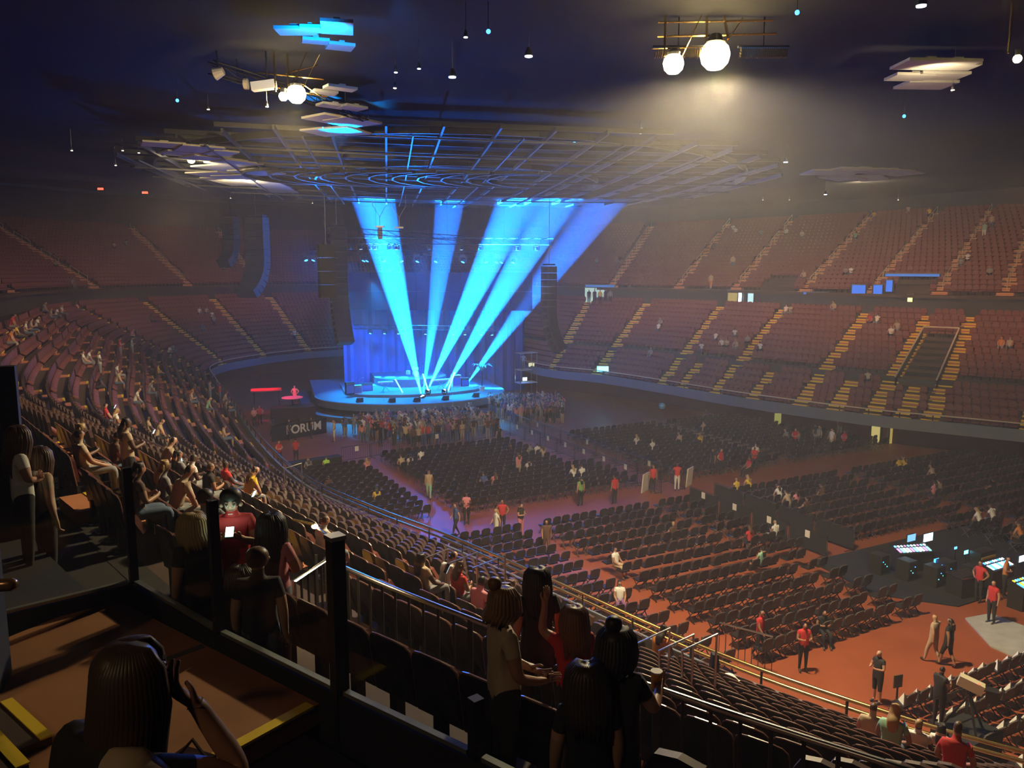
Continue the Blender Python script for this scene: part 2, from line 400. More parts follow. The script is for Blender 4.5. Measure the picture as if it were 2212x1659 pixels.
# local frame: +y away from the field (behind the sitter), so the cloth faces -y
class Seat: pass
SEATS = []
def usable(u, d, aisles, hw):
    for a in aisles:
        du_ = min(abs(u-a), N-abs(u-a))
        if du_ < 6 and du_*ULEN*(1+d/45.) < hw: return False
    return True
def rows(ilist, dfun, zfun, aisles, u0, u1, kind, pitch=.54, skip=None):
    for i in ilist:
        d = dfun(i); uu = np.arange(u0, u1, .25); pts = np.array([P(u, d) for u in uu])
        L = np.r_[0, np.cumsum(np.hypot(*np.diff(pts, axis=0).T))]; us = np.interp(np.arange(0, L[-1], pitch), L, uu)
        for u in us:
            if not usable(u, d, aisles, .62): continue
            if skip and skip(u, i): continue
            q = P(u, d); z = zfun(i)
            if not inview(q[0], q[1], z+.5, 200): continue
            n = PN(u); rz = math.atan2(-n[0], n[1])
            p = proj((q[0], q[1], z+.5)); SEATS.append((p[2], q[0], q[1], z, rz, kind, i, u))
def skip_low(u, i):
    if 385 < u < 580 and i == 5: return True
    if 385 < u < 580 and i < 5 and not usable(u, dl(i), SHORT, .62): return True
    if 509 < u < 518 and 3 < i < 12: return True                     # the sunken vomitory
    if i in (13, 14) and (u < 23 or u > 640): return True
    if (u < 36 or u > 700) and i == 15 and not usable(u, dl(i), [22], .9): return True
    if (u < 36 or u > 700) and i <= 12 and not usable(u, dl(i), [22], .62): return True
    if 155 < u < 162 and i < 7: return True
    return False
rows(range(0, 16), dl, zl, AISLE_LOW, -60, 600, 'low', skip=skip_low)
rows(range(0, NU), du, zu, AISLE_UP, 95, 590, 'up', skip=lambda u, i: (i < 3 and (458 < u < 466 or 494 < u < 504)))
SEATS.sort(key=lambda s: s[0])
near = [s for s in SEATS if s[5] == 'low' and inview(s[1], s[2], s[3]+.6, 10)][:300]; nid = set(id(s) for s in near)
rest = [s for s in SEATS if id(s) not in nid]
print('SEATS', len(SEATS), 'near', len(near))
stamp('arena_seats', low_seat(), [(s[1], s[2], s[3], s[4]) for s in rest if s[5] == 'low'], [M_RED, M_SHELL, M_TOP], label='rows of dark red tip-up seats filling the rest of the lower stands', category='seats', kind='stuff')
stamp('arena_seats', low_seat(), [(s[1], s[2], s[3], s[4]) for s in rest if s[5] == 'up'], [M_RED, M_SHELL, M_TOP], label='rows of dark red tip-up seats filling the steep upper stands', category='seats', kind='stuff')
def near_seat():
    # rounded shell back with a raised edge, padded cloth front, tipped-up pan, pedestal and arms
    def plate(w, z0, z1, y0, th, cr, n=7, mi=0, lean=.14):
        m = MB(); pts = [(-w, z0), (w, z0)]
        for k in range(n+1):
            a = PI*k/n; x = math.cos(a); pts.append((w*abs(x)**.55*(1 if x > 0 else -1), z1-cr+cr*math.sin(a)))
        curve = lambda x: .05*(1-(x/w)**2)
        f = [(x, y0+lean*(z-z0)+curve(x), z) for x, z in pts]; b = [(x, y+th, z) for x, y, z in f]; k = len(pts)
        m.add(f, [tuple(range(k))]); m.add(b, [tuple(range(k))[::-1]])
        for i in range(k): j = (i+1) % k; m.add([f[i], f[j], b[j], b[i]], [(3, 2, 1, 0)])
        return m, f, b
    sh, f, b = plate(.262, .34, .93, .15, .035, .13)
    cu, _, _ = plate(.235, .40, .89, .105, .05, .12)
    rim = MB(); rim.tube([Vector(p)+Vector((0, .017, 0)) for p in [f[1]]+f[2:]+[f[0]]], .013, 5)
    seat = MB(); seat.box((0, .0, .46), (.45, .40, .09), rx=1.05, taper=.9)
    ped = MB(); ped.box((0, .17, .2), (.09, .1, .4)); ped.box((0, .17, .02), (.2, .2, .03))
    arm = MB(); arm.box((.275, .0, .58), (.045, .34, .04)); arm.box((.275, .14, .46), (.035, .06, .24))
    return sh.mesh('backrest', M_SHELL), cu.mesh('back_cushion', M_RED), rim.mesh('edge_trim', M_TRIM), seat.mesh('seat_cushion', M_RED), ped.mesh('pedestal', M_DSTEEL), arm.mesh('armrest', M_SHELL)
NSM = near_seat()
def nth(k):
    if k < 12: return ordn(k)
    k += 1; return '%d%s' % (k, 'th' if 10 < k % 100 < 20 else {1: 'st', 2: 'nd', 3: 'rd'}.get(k % 10, 'th'))
_rows = {}
for s in near: _rows.setdefault(s[6], []).append(s)
RANK = {}
for i, L in _rows.items():
    L.sort(key=lambda s: -proj((s[1], s[2], s[3]+.6))[0])
    for k, s in enumerate(L): RANK[id(s)] = k
def row_label(i, s):
    if i == 15: return "curved glossy seat back just below the glass barrier, %s from the photo's right edge" % nth(RANK[id(s)])
    return "dark glossy seat, %s from the photo's right edge in the %s row above the rail" % (nth(RANK[id(s)]), ordn(i))
for s in near:
    t = thing('arena_seat', row_label(s[6], s), 'seat', (s[1], s[2], s[3]), s[4], 'near lower bowl seats, %s row' % ordn(s[6]))
    bk = link('backrest', NSM[0], t); link('edge_trim', NSM[2], bk)
    if s[0] < 16: link('back_cushion', NSM[1], t); link('seat_cushion', NSM[3], t); link('pedestal', NSM[4], t); link('armrest', NSM[5], t)
    else: link('seat_cushion', NSM[3], t)

# ------------------------------------------------------------------ folding chairs on the floor
def sd(p):
    i = int(((CC-p)**2).sum(1).argmin()); return float((p-CC[i])@_n[i])
def chair_ok(s, t):
    if 34.2 < s < 38.0 or 14.3 < s < 18.2 and t < 31: return False
    if 28.7 < t < 31.4: return False
    if s > 38 and (15.4 < t < 16.8 or s > 52.6 or (s > 50.3 and t < 15.4) or (s > 44 and 27.2 < t < 31.8)): return False
    if s < 34.2 and s > 17 and (18.1 < t < 19.3 or (25.6 < t < 26.6)): return False
    if 15.0 < s < 24.5 and 27.4 < t < 37.5: return False
    if t > 31 and (40.2 < t < 41.5): return False
    if s > 38 and t > 31 and s > 53: return False
    if s < 14.3 and (t < 20.5 or t > 37): return False
    q = ST(s, t); d = sd(q)
    return d < (-1.3 if t < 30 else 3.6)
FCH = []
s_ = 3.84
while s_ < 54:
    t_ = 6.
    while t_ < 56:
        if chair_ok(s_, t_):
            q = ST(s_, t_)
            if inview(q[0], q[1], .5, 150):
                j = rng.normal(0, .03, 3); FCH.append((proj((q[0], q[1], .5))[2], q[0]+j[0], q[1]+j[1], 0., ROTF+j[2], s_, t_))
        t_ += .56
    s_ += .95 if s_ > 34 else 1.14
FCH.sort(key=lambda c: c[0]); print('FLOOR CHAIRS', len(FCH))
def low_chair():
    m = MB(); pr = [(-.22, .52), (.22, .52), (.22, .82), (.12, .90), (-.12, .90), (-.22, .82)]; n = 6
    f = [(x, -.20-.18*(z-.5), z) for x, z in pr]; b = [(x, y-.04, z) for x, y, z in f]
    m.add(f, [tuple(range(n))[::-1]]); m.add(b, [tuple(range(n))])
    for i in range(n): j = (i+1) % n; m.add([f[i], f[j], b[j], b[i]], [(0, 1, 2, 3)], 1 if 1 < i < 5 else 0)
    m.box((0, .02, .44), (.44, .42, .06)); 
    for x in (-.2, .2): m.bar((x, -.22, .5), (x, .2, 0), .03, mi=1); m.bar((x, .15, .42), (x, -.24, 0), .03, mi=1)
    return m
M_CEDGE = mat('chair_edge', (.10, .085, .08), .3)
nearch = FCH[:300]
stamp('folding_chairs', low_chair(), [(c[1], c[2], 0, c[4]) for c in FCH[300:]], [M_CHAIR, M_CEDGE], label='rows of black folding chairs covering the rest of the arena floor', category='chairs', kind='stuff')
def fchair():
    bk = MB(); pr = [(-.22, .52), (.22, .52), (.225, .80), (.19, .88), (.10, .915), (-.10, .915), (-.19, .88), (-.225, .80)]; n = 8
    f = [(x, -.20-.18*(z-.5)-.03*(1-(x/.22)**2), z) for x, z in pr]; b = [(x, y-.045, z) for x, y, z in f]
    bk.add(f, [tuple(range(n))[::-1]]); bk.add(b, [tuple(range(n))])
    for i in range(n): j = (i+1) % n; bk.add([f[i], f[j], b[j], b[i]], [(0, 1, 2, 3)], 1 if 1 < i < 7 else 0)
    st = MB(); st.box((0, .02, .435), (.44, .42, .06), taper=.93)
    leg = lambda x: MB().bar((x, -.24, .86), (x, -.22, .5), .028).bar((x, -.22, .5), (x, .22, 0), .028)
    leg2 = lambda x: MB().bar((x, .15, .42), (x, -.26, 0), .028)
    br = MB().bar((-.2, .16, .1), (.2, .16, .1), .02).bar((-.2, -.21, .1), (.2, -.21, .1), .02)
    return bk.mesh('backrest', [M_CHAIR, M_CEDGE]), st.mesh('seat', M_CHAIR), [leg(-.2).mesh('leg', M_DSTEEL), leg(.2).mesh('leg', M_DSTEEL), leg2(-.2).mesh('leg', M_DSTEEL), leg2(.2).mesh('leg', M_DSTEEL)], br.mesh('brace', M_DSTEEL)
FM = fchair()
card = MB(); card.add([(-.15, -.13, .47), (.16, -.1, .47), (.02, .17, .47), (.0, -.03, .80)], [(2, 1, 0), (0, 1, 3), (1, 2, 3), (2, 0, 3)])
CARD = card.mesh('white_towel', M_CARD)
svals = sorted(set(c[5] for c in nearch)); byrow = {}
for c in nearch: byrow.setdefault(c[5], []).append(c)
for sv, L in byrow.items():
    L.sort(key=lambda c: -c[6]); k = svals.index(sv); cards = sv < 14.3
    for n_, c in enumerate(L):
        if cards: lb = 'chair with a white triangle, %s from the right, %s row behind the aisle' % (nth(n_), ordn(len([v for v in svals if v < 14.3])-1-k))
        else: lb = 'black folding chair, %s from the right, %s row ahead of the aisle' % (nth(n_), ordn(k-len([v for v in svals if v < 14.3])))
        t = thing('folding_chair', lb, 'chair', (c[1], c[2], 0), c[4], 'folding chairs of one floor row, %s' % ordn(k))
        link('backrest', FM[0], t); link('seat', FM[1], t)
        if c[0] < 34:
            for lm in FM[2]: link('leg', lm, t)
            link('brace', FM[3], t)
        if cards:
            q = link('white_cloth', CARD, None, (c[1], c[2], 0), c[4])
            tag(q, 'white folded triangle on the %s chair from the right, %s row behind the aisle' % (nth(n_), ordn(len([v for v in svals if v < 14.3])-1-k)), 'cloth', 'white folded triangles on the rear chairs')

# ------------------------------------------------------------------ crowd barriers
def barrier_meshes():
    fr = MB(); L = 2.3
    fr.tube([(-L/2, 0, 0), (-L/2, 0, 1.08), (L/2, 0, 1.08), (L/2, 0, 0)], .022, 5); fr.tube([(-L/2, 0, .15), (L/2, 0, .15)], .018, 5)
    for x in (-.9, .9): fr.box((x, 0, .015), (.05, .6, .03))
    ba = MB()
    for k in range(1, 14): ba.bar((-L/2+k*L/14, 0, .15), (-L/2+k*L/14, 0, 1.08), .012)
    sg = MB(); sg.box((0, -.03, .85), (.28, .012, .34))
    return fr.mesh('frame', M_DSTEEL), ba.mesh('bars', M_DSTEEL), sg.mesh('sign', M_WHITE)
BM = barrier_meshes(); BMC = MB().box((0, 0, .6), (2.2, .015, .85)).mesh('mesh_screen', M_BLACK)
def barrier(p, rz, lab, grp, sign=False, screen=False):
    t = thing('crowd_barrier', lab, 'barrier', (p[0], p[1], 0), rz, grp); link('frame', BM[0], t); link('bars', BM[1], t)
    if sign: link('sign', BM[2], t)['label'] = 'small white sign'
    if screen: link('mesh_screen', BMC, t)
k = 0; s0 = 25.5
while s0 < 58:
    for tt, nm in ((29.2, 'near'), (31.0, 'far')):
        if 34.5 < s0 < 37.6: continue
        barrier(ST(s0, tt), ROTF+PI/2 if tt > 30 else ROTF-PI/2, 'crowd barrier in the %s line of the walkway, %s from the mixing desks' % (nm, ordn(k)), 'centre walkway barriers', sign=(nm == 'near' or k % 3 == 0), screen=s0 < 34)
    k += 1; s0 += 2.42
a = ST(52.8, 14.6); b = ST(55.2, 27.6); n_ = 6
for k in range(n_):
    p = a+(b-a)*(k+.5)/n_; barrier(p, math.atan2(*(b-a)[::-1]), 'grey crowd fence panel behind the standing crowd, %s from the orange corner' % ordn(k), 'fence behind the crowd', sign=k in (0, 3), screen=False)
p = ST(37.0, 28.2)
for q, lb in ((ST(37.2, 28.6), 'white board leaning by the cross aisle gate, left one'), (ST(37.0, 31.8), 'white board leaning by the cross aisle gate, right one')):
    tag(MB().box((0, 0, .6), (.9, .06, 1.15), rx=.08).obj('notice_board', M_WHITE, loc=(q[0], q[1], 0)), lb, 'board').rotation_euler = (0, 0, ROTF+.5)
# skirted table and black event barricade with the venue name
t = thing('skirted_table', 'long table under a black cloth on the orange floor corner', 'table', (*ST(51.6, 12.4), 0), ROTF+.15)
MB().box((0, 0, .38), (3.6, .75, .72), taper=.98).obj('table_cloth', M_BLACK, t); MB().box((0, 0, .76), (3.7, .8, .04)).obj('table_top', M_BLACK, t)
pa, pb = unp(588, 955, 0), unp(705, 935, 0); rzb = math.atan2(*(pb-pa)[::-1]); Lb = float(np.hypot(*(pb-pa)))
t = thing('banner_barricade', 'black banner barricade with the white venue name beside the stage', 'barricade', (*((pa+pb)/2), 0), rzb)
MB().box((0, 0, .62), (Lb, .12, 1.2)).obj('banner', M_BLACK, t); MB().box((0, 0, 1.24), (Lb+.1, .2, .05)).obj('top_rail', M_DSTEEL, t)
fc = bpy.data.curves.new('lettering', 'FONT'); fc.body = 'FORUM'; fc.size = .95; fc.align_x = 'CENTER'; fc.extrude = .01; fc.offset = .02
fo = bpy.data.objects.new('tmp', fc); COL.objects.link(fo); dg = bpy.context.evaluated_depsgraph_get()
fm = bpy.data.meshes.new_from_object(fo.evaluated_get(dg)); bpy.data.objects.remove(fo); fm.materials.clear(); fm.materials.append(M_WHITE)
lt = link('lettering', fm, t, (.35, -.075, .42)); lt.rotation_euler = (PI/2, 0, 0)

# ------------------------------------------------------------------ the stage
def extr(poly, z0, z1, mb, mi=0, mt=0):
    n = len(poly); vs = [(x, y, z0) for x, y in poly]+[(x, y, z1) for x, y in poly]
    mb.add(vs, [tuple(range(n))[::-1]], mi); mb.add(vs, [tuple(range(n, 2*n))], mt)
    mb.add(vs, [(i, (i+1) % n, (i+1) % n+n, i+n) for i in range(n)], mi); return mb
def arcpoly(s0, s1, t0, t1, sb, n=24):
    pts = []
    for k in range(n+1):
        a = PI*k/n; t = (t0+t1)/2-(t1-t0)/2*math.cos(a); s = s1-(s1-s0)*math.sin(a); pts.append(tuple(STG(s, t)))
    pts += [tuple(STG(sb, t1)), tuple(STG(sb, t0))]
    x = np.array(pts); ar = sum(x[i, 0]*x[(i+1) % len(x), 1]-x[(i+1) % len(x), 0]*x[i, 1] for i in range(len(x)))
    return pts if ar > 0 else pts[::-1]
t = thing('stage', 'wide curved stage glowing blue under the beams', 'stage')
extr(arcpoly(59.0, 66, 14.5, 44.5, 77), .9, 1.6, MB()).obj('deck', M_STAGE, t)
extr(arcpoly(58.0, 66, 12.5, 45.5, 77), .0, .45, MB()).obj('lower_step', mat('step_dark', (.06, .07, .09), .5), t)
extr(arcpoly(59.8, 66, 15.2, 43.8, 77), .45, .9, MB()).obj('stage_skirt', M_BLACK, t)
m = MB(); pts = [STG(66-7.05*math.sin(PI*k/30), 29.5-15.05*math.cos(PI*k/30)) for k in range(31)]
m.tube([(x, y, 1.57) for x, y in pts], .035, 5).obj('edge_light', E_SKY, t)
extr(arcpoly(62.5, 66, 19, 41, 72), 1.6, 1.85, MB()).obj('riser', M_STAGE, t)
extr(arcpoly(67, 70, 24.5, 36.5, 74), 1.85, 2.6, MB()).obj('drum_riser', M_STAGE, t)
m = MB(); 
bd = []
for k in range(61):
    f = k/60; q = np.array((-17.2+18.6*f, 81+6.3*f))+SGA*.25*math.sin(k*1.9); bd.append(q)
for i in range(60): m.add([(*bd[i], .0), (*bd[i+1], .0), (*bd[i+1], 9.3), (*bd[i], 9.3)], [(0, 1, 2, 3)])
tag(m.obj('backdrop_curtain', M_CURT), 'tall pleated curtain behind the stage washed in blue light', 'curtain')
t = thing('led_screen', 'dark video screen hanging above the stage', 'screen', (0, 0, 0))
p0 = atd(752, 590, 78); p1 = atd(1150, 672, 76); dz0, dz1 = p1.z, p0.z+.1
m = MB(); d_ = (p1-p0); d_.z = 0
for k in range(8):
    for r in range(2):
        c = p0+d_*((k+.5)/8); m2 = MB().box((c.x, c.y, dz0+(dz1-dz0)*(r+.5)/2), (d_.length/8-.04, .15, (dz1-dz0)/2-.04), rz=math.atan2(d_.y, d_.x)); m2.obj('screen_panel', M_SCREEN, t)
# steep stairs at the stage front
t = thing('stage_ladder', 'pale steep steps leaning on the stage front', 'steps', (*unp(972, 893, 0), 0), math.atan2(.285, .958))
for x in (-.45, .45): MB().bar((x, -.9, 0), (x, .9, 1.6), .07, .14).obj('side_rail', M_WHITE, t)
for k in range(6): MB().box((0, -.75+.28*k, .15+.25*k), (.9, .22, .05)).obj('step', M_WHITE, t)

def add_drums(p):
    t = thing('drum_kit', 'pale drum kit on the riser at the back of the stage', 'drums', p, ROTF)
    def drum(n, x, y, z, r, h, rx=0):
        o = MB().lathe((0, 0, 0), [(r*.98, -h/2), (r, -h/2+.02), (r, h/2-.02), (r*.98, h/2)], 14).obj(n, M_WHITE, t, loc=(x, y, z)); o.rotation_euler = (rx, 0, 0)
    drum('bass_drum', 0, -.4, .3, .3, .45, PI/2); drum('snare_drum', .35, .2, .65, .18, .15); drum('floor_tom', -.6, .1, .4, .22, .4); drum('tom', -.2, -.3, .78, .15, .25, -.4); drum('tom', .2, -.3, .78, .15, .25, -.4)
    for x, y, z in ((-.8, -.3, 1.2), (.8, -.3, 1.2), (.75, .3, .95)):
        c = MB().lathe((0, 0, 0), [(.24, 0), (.05, .03), (.01, .05)], 14).obj('cymbal', M_BRASS, t, loc=(x, y, z)); MB().bar((0, 0, 0), (0, 0, -z), .025).obj('stand', M_STEEL, c)
add_drums(S3(69.5, 31, 2.6))
def mic(p, lab):
    t = thing('microphone_stand', lab, 'stand', p, random.uniform(0, 6)); MB().tube([(0, 0, 0), (0, 0, 1.35)], .015, 5).obj('pole', M_STEEL, t)
    MB().lathe((0, 0, 0), [(.16, 0), (.15, .02)], 12).obj('base', M_STEEL, t); MB().tube([(0, 0, 1.35), (.35, .1, 1.5)], .012, 5).obj('boom_arm', M_STEEL, t); MB().ball((.38, .11, 1.51), .035).obj('microphone', M_WHITE, t)
for k, (s, tt) in enumerate(((60.8, 24), (60.5, 29.4), (60.8, 34), (64, 21), (64, 39))): mic(S3(s, tt, 1.6 if s < 62.4 else 1.85), 'microphone stand on the blue stage, %s from its left end' % ordn([1, 2, 3, 0, 4][k]))
def amp(s, tt, z, w, h, lab, mt=M_BLACK):
    t = thing('amplifier', lab, 'amplifier', S3(s, tt, z), ROTF)
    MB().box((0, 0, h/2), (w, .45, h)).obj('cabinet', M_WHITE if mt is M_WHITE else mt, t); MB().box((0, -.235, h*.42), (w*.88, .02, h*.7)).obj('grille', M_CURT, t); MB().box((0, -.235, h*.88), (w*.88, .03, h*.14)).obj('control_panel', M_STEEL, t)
for k, a_ in enumerate(((64.5, 19.6, 1.85, .8, 1.1), (64.8, 20.8, 1.85, .8, .75), (66, 22.4, 1.85, 1.1, .7), (66.5, 37, 1.85, .9, 1.1), (66.5, 38.4, 1.85, .8, .8))): amp(*a_, 'amplifier cabinet at the rear of the stage, %s from the left' % ordn(k), M_WHITE if k % 2 else M_BLACK)
def wedge(s, tt, k):
    t = thing('stage_monitor', 'wedge monitor speaker on the stage lip, %s from the left' % ordn(k), 'speaker', S3(s, tt, 1.6), ROTF, 'wedges on the stage lip')
    m = MB(); m.add([(-.3, -.2, 0), (.3, -.2, 0), (.3, .25, 0), (-.3, .25, 0), (-.3, -.2, .4), (.3, -.2, .4), (.3, .1, .12), (-.3, .1, .12)], [(3, 2, 1, 0), (0, 1, 5, 4), (4, 5, 6, 7), (1, 2, 6, 5), (0, 4, 7, 3), (2, 3, 7, 6)]); m.obj('cabinet', M_DSTEEL, t)
    MB().box((0, -.03, .275), (.5, .3, .02), rx=-.75).obj('grille', M_BLACK, t)
for k, (s, tt) in enumerate(((61.2, 20.5), (60.2, 25), (59.9, 28.6), (60.2, 33), (61, 38))): wedge(s, tt, k)
def keys(s, tt, lab, w=1.4):
    t = thing('keyboard', lab, 'keyboard', S3(s, tt, 1.85), ROTF)
    MB().box((0, 0, .9), (w, .4, .12)).obj('body', M_WHITE, t); MB().box((0, -.08, .965), (w*.92, .16, .015)).obj('keys', M_CARD, t)
    MB().bar((-.4, 0, 0), (.4, 0, .85), .04).bar((.4, 0, 0), (-.4, 0, .85), .04).obj('stand', M_STEEL, t)
keys(65, 25.2, 'white keyboard on a crossed stand left of the beams'); keys(65, 34, 'white keyboard on a crossed stand right of the beams', 1.8)
for k, (s, tt, dx, h) in enumerate(((64, 27.6, -.7, 1.3), (64, 34.8, .7, 1.7), (64.6, 31.8, -.5, 1.6))):   # angled lit bars
    o = MB().bar((0, 0, 0), (dx, 0, h), .22, .06).obj('light_batten', emit('batten_white', (.3, .95, 1), 2.5), loc=S3(s, tt, 1.85)); o.rotation_euler = (0, 0, ROTF); tag(o, 'slanted glowing white batten on the stage floor, %s from the left' % ordn([0, 2, 1][k]), 'lamp', 'glowing battens')
def palm(p):
    t = thing('potted_palm', 'bushy palm lit cyan at the right end of the stage', 'plant', p); MB().lathe((0, 0, 0), [(.22, 0), (.3, .45), (.28, .45)], 10).obj('pot', M_WHITE, t)
    MB().tube([(0, 0, .4), (.05, 0, 1.2), (.0, .05, 1.9)], [.06, .05, .04], 6).obj('trunk', M_TIER, t)
    gm = mat('palm_leaf', (.3, .5, .35), .6)
    for k in range(14):
        a = k*2.4; r = .9+.4*(k % 3)/2; m = MB(); pr = None
        for j in range(6):
            f = j/5; c = Vector((math.cos(a)*r*f, math.sin(a)*r*f, 1.9+.75*math.sin(f*2.4)*(1-.1*(k % 4)))); w = .12*math.sin(PI*min(1, f*.9+.1)); sd_ = Vector((-math.sin(a), math.cos(a), 0))*w
            cur = [c-sd_, c+sd_]
            if pr: m.add([pr[0], pr[1], cur[1], cur[0]], [(0, 1, 2, 3)])
            pr = cur
        m.obj('leaf', gm, t)
palm(S3(64.5, 40.5, 1.6))
# moving heads at the feet of the great beams
def moving_head(p, target, lab, grp, em=E_COLD, hang=False, sc=1.):
    t = thing('moving_head_light', lab, 'lamp', p, 0, grp); t.scale = (sc, sc, sc)
    z = -1 if hang else 1
    MB().box((0, 0, z*-.32), (.34, .34, .16)).obj('base', M_DSTEEL, t)
    MB().bar((-.2, 0, z*-.28), (-.2, 0, z*.06), .05, .1).bar((.2, 0, z*-.28), (.2, 0, z*.06), .05, .1).obj('yoke', M_DSTEEL, t)
    d = (Vector(target)-Vector(p)).normalized(); R = d.to_track_quat('Z', 'Y').to_matrix()
    MB().lathe((0, 0, 0), [(.09, -.2), (.14, -.12), (.15, .04), (.13, .045)], 12, R=R).obj('head', M_DSTEEL, t)
    MB().lathe(d*.03, [(.11, .0), (.11, .025)], 12, R=R).obj('lens', em, t)
for k, (a, b, sz, pw, bz) in enumerate(BEAMS):
    q = unp(a[0], a[1], bz); p0 = Vector((q[0], q[1], bz-.1)); p1 = atd(b[0], b[1], q[1]-3); d = (p1-p0).normalized()
    moving_head(p0-d*.15+Vector((.0, 0, .02)), p1, 'moving head lamp throwing a great blue beam upward, %s from the left' % ordn(k), 'beam lamps on the stage')

# ------------------------------------------------------------------ rigging over the stage
def truss(a, b, h, lab, w=.4, n=None, cat='truss', grp=None):
    a, b = Vector(a), Vector(b); L = (b-a).length; d = (b-a)/L; x = d.cross(Vector((0, 0, 1))).normalized()*w/2; z = Vector((0, 0, h/2))
    t = thing('lighting_truss', lab, cat, a, 0, grp); cs = [x+z, -x+z, x-z, -x-z]; n = n or max(3, int(L/1.0))
    for c in cs: MB().tube([c, b-a+c], .03, 5).obj('chord', M_DSTEEL, t)
    m = MB()
    for k in range(n):
        p, q = d*L*k/n, d*L*(k+1)/n
        for c, e in ((0, 2), (1, 3), (0, 1), (2, 3)):
            m.bar(p+cs[c], q+cs[e], .022); m.bar(q+cs[c], q+cs[e], .022)
    m.obj('bracing', M_DSTEEL, t)
    for f in (.15, .5, .85):
        p = d*L*f; zz = zc(*(a+p)[:2])-a.z; MB().bar(p+z, (p.x, p.y, zz), .025).obj('hoist_chain', M_DSTEEL, t)
    return a, d, L
TR = [(atd(745, 520, 69), atd(1195, 522, 67), .5, 'front lighting truss hanging over the stage'),
      (atd(670, 545, 76), atd(1165, 550, 74), .45, 'rear lighting truss hung with blue moving heads'),
      (atd(765, 706, 79), atd(1085, 710, 78), .4, 'low lighting truss over the drum riser'),
      (atd(780, 500, 66), atd(1000, 515, 65), .4, 'upper short truss with small fittings above the front truss')]
for a, b, h, lb in TR: truss(a, b, h, lb)
for k, px in enumerate((660, 677, 690, 788, 795, 832, 870, 905, 945, 1003, 1052, 1075, 1085, 1110)):
    a, b = TR[1][0], TR[1][1]; f = (px-670)/(1165-670); p = a+(b-a)*f-Vector((0, 0, .7)); moving_head(p, p+Vector((random.choice((-1, 1))*1.2, -1.2, -3)), 'blue-lit moving head hanging under the rear truss, %s from the left' % ordn(k), 'moving heads on the rear truss', E_BLUE, True, 1.5)
for k, px in enumerate((757, 780, 801, 812, 845, 858, 930, 1000, 1040, 1120, 1160)):
    a, b = TR[0][0], TR[0][1]; f = (px-745)/450; p = a+(b-a)*f-Vector((0, 0, .65)); moving_head(p, p+Vector((0, .5, -3)), 'small moving head with a pale lens under the front truss, %s from the left' % ordn(k), 'moving heads on the front truss', E_COLD if k % 2 else E_BLUE, True, 1.1)
for k, px in enumerate((800, 831, 861, 920, 980, 1005, 1040, 1063)):
    a, b = TR[2][0], TR[2][1]; f = (px-765)/320; p = a+(b-a)*f-Vector((0, 0, .6)); up = k in (3, 5, 7)
    tg = p+Vector((.35*(k-3), -2, -7)); moving_head(p, tg, 'small lamp shining down from the low truss, %s from the left' % ordn(k), 'lamps of the low truss', E_CYAN, True, 1.)
    spot(p-Vector((0, 0, .3)), p+Vector((.9, -.8, -7)), 26000, (.02, .45, 1.), 15, .2, .04)
for k, px in enumerate((790, 870, 905, 945, 1085)):
    a, b = TR[1][0], TR[1][1]; f = (px-670)/495; p = a+(b-a)*f-Vector((0, 0, 1.2)); spot(p, p+Vector((.8 if k != 4 else -1.2, -.5, -3)), 9000, (.0, .3, 1), 16, .3, .04)
def line_array(p, n, lab, curve, yaw, w=1.35, h=.5, hz_=None, blue=False):
    t = thing('line_array', lab, 'speaker', p, 0, 'hanging line arrays'); a = 0; q = Vector((0, 0, 0))
    zz = zc(p[0], p[1])-p[2]; MB().box((0, 0, .12), (w*.9, .5, .12), rz=yaw).obj('rigging_frame', M_DSTEEL, t); MB().bar((0, 0, .15), (0, 0, zz), .05).obj('hoist_chain', M_DSTEEL, t)
    f = Vector((-math.sin(yaw), math.cos(yaw), 0))
    for k in range(n):
        a = curve*max(0, (k-n*.45))/n; dn = Vector((0, 0, -math.cos(a)))-f*math.sin(a); c = q+dn*h/2
        m = MB().box((0, 0, 0), (w, .75, h-.03)); m.box((0, -.385, 0), (w*.9, .02, h*.8), mi=1); m.box((w/2+.01, 0, 0), (.03, .3, h*.6), mi=1)
        o = m.obj('speaker_cabinet', [M_DSTEEL, M_BLACK], t, loc=c); o.rotation_euler = (a*1., 0, yaw+PI); q = q+dn*h
line_array(atd(727, 490, 65), 19, 'tall hanging line array of black speakers left of the stage', .9, ROTF+.1)
line_array(atd(553, 470, 64), 13, 'curved hanging line array of speakers farther left of the stage', 2.0, ROTF-.9, 1.9)
line_array(atd(497, 470, 72), 9, 'short hanging line array of speakers at the far left', 2.2, ROTF-.9, 1.3)
line_array(atd(1186, 575, 60), 13, 'slim hanging line array of speakers right of the stage', 1.3, ROTF+.4, 1.0)
t = thing('subwoofer_cluster', 'black block of hung bass speakers beside the left line array', 'speaker', atd(705, 560, 61)); MB().bar((0, 0, 1), (0, 0, zc(*atd(705, 560, 61)[:2])-atd(705, 560, 61).z), .05).obj('hoist_chain', M_DSTEEL, t)
for k in range(4): MB().box((0, 0, .6-k*1.0), (1.2, .8, .96), rz=ROTF).obj('speaker_cabinet', M_BLACK, t)

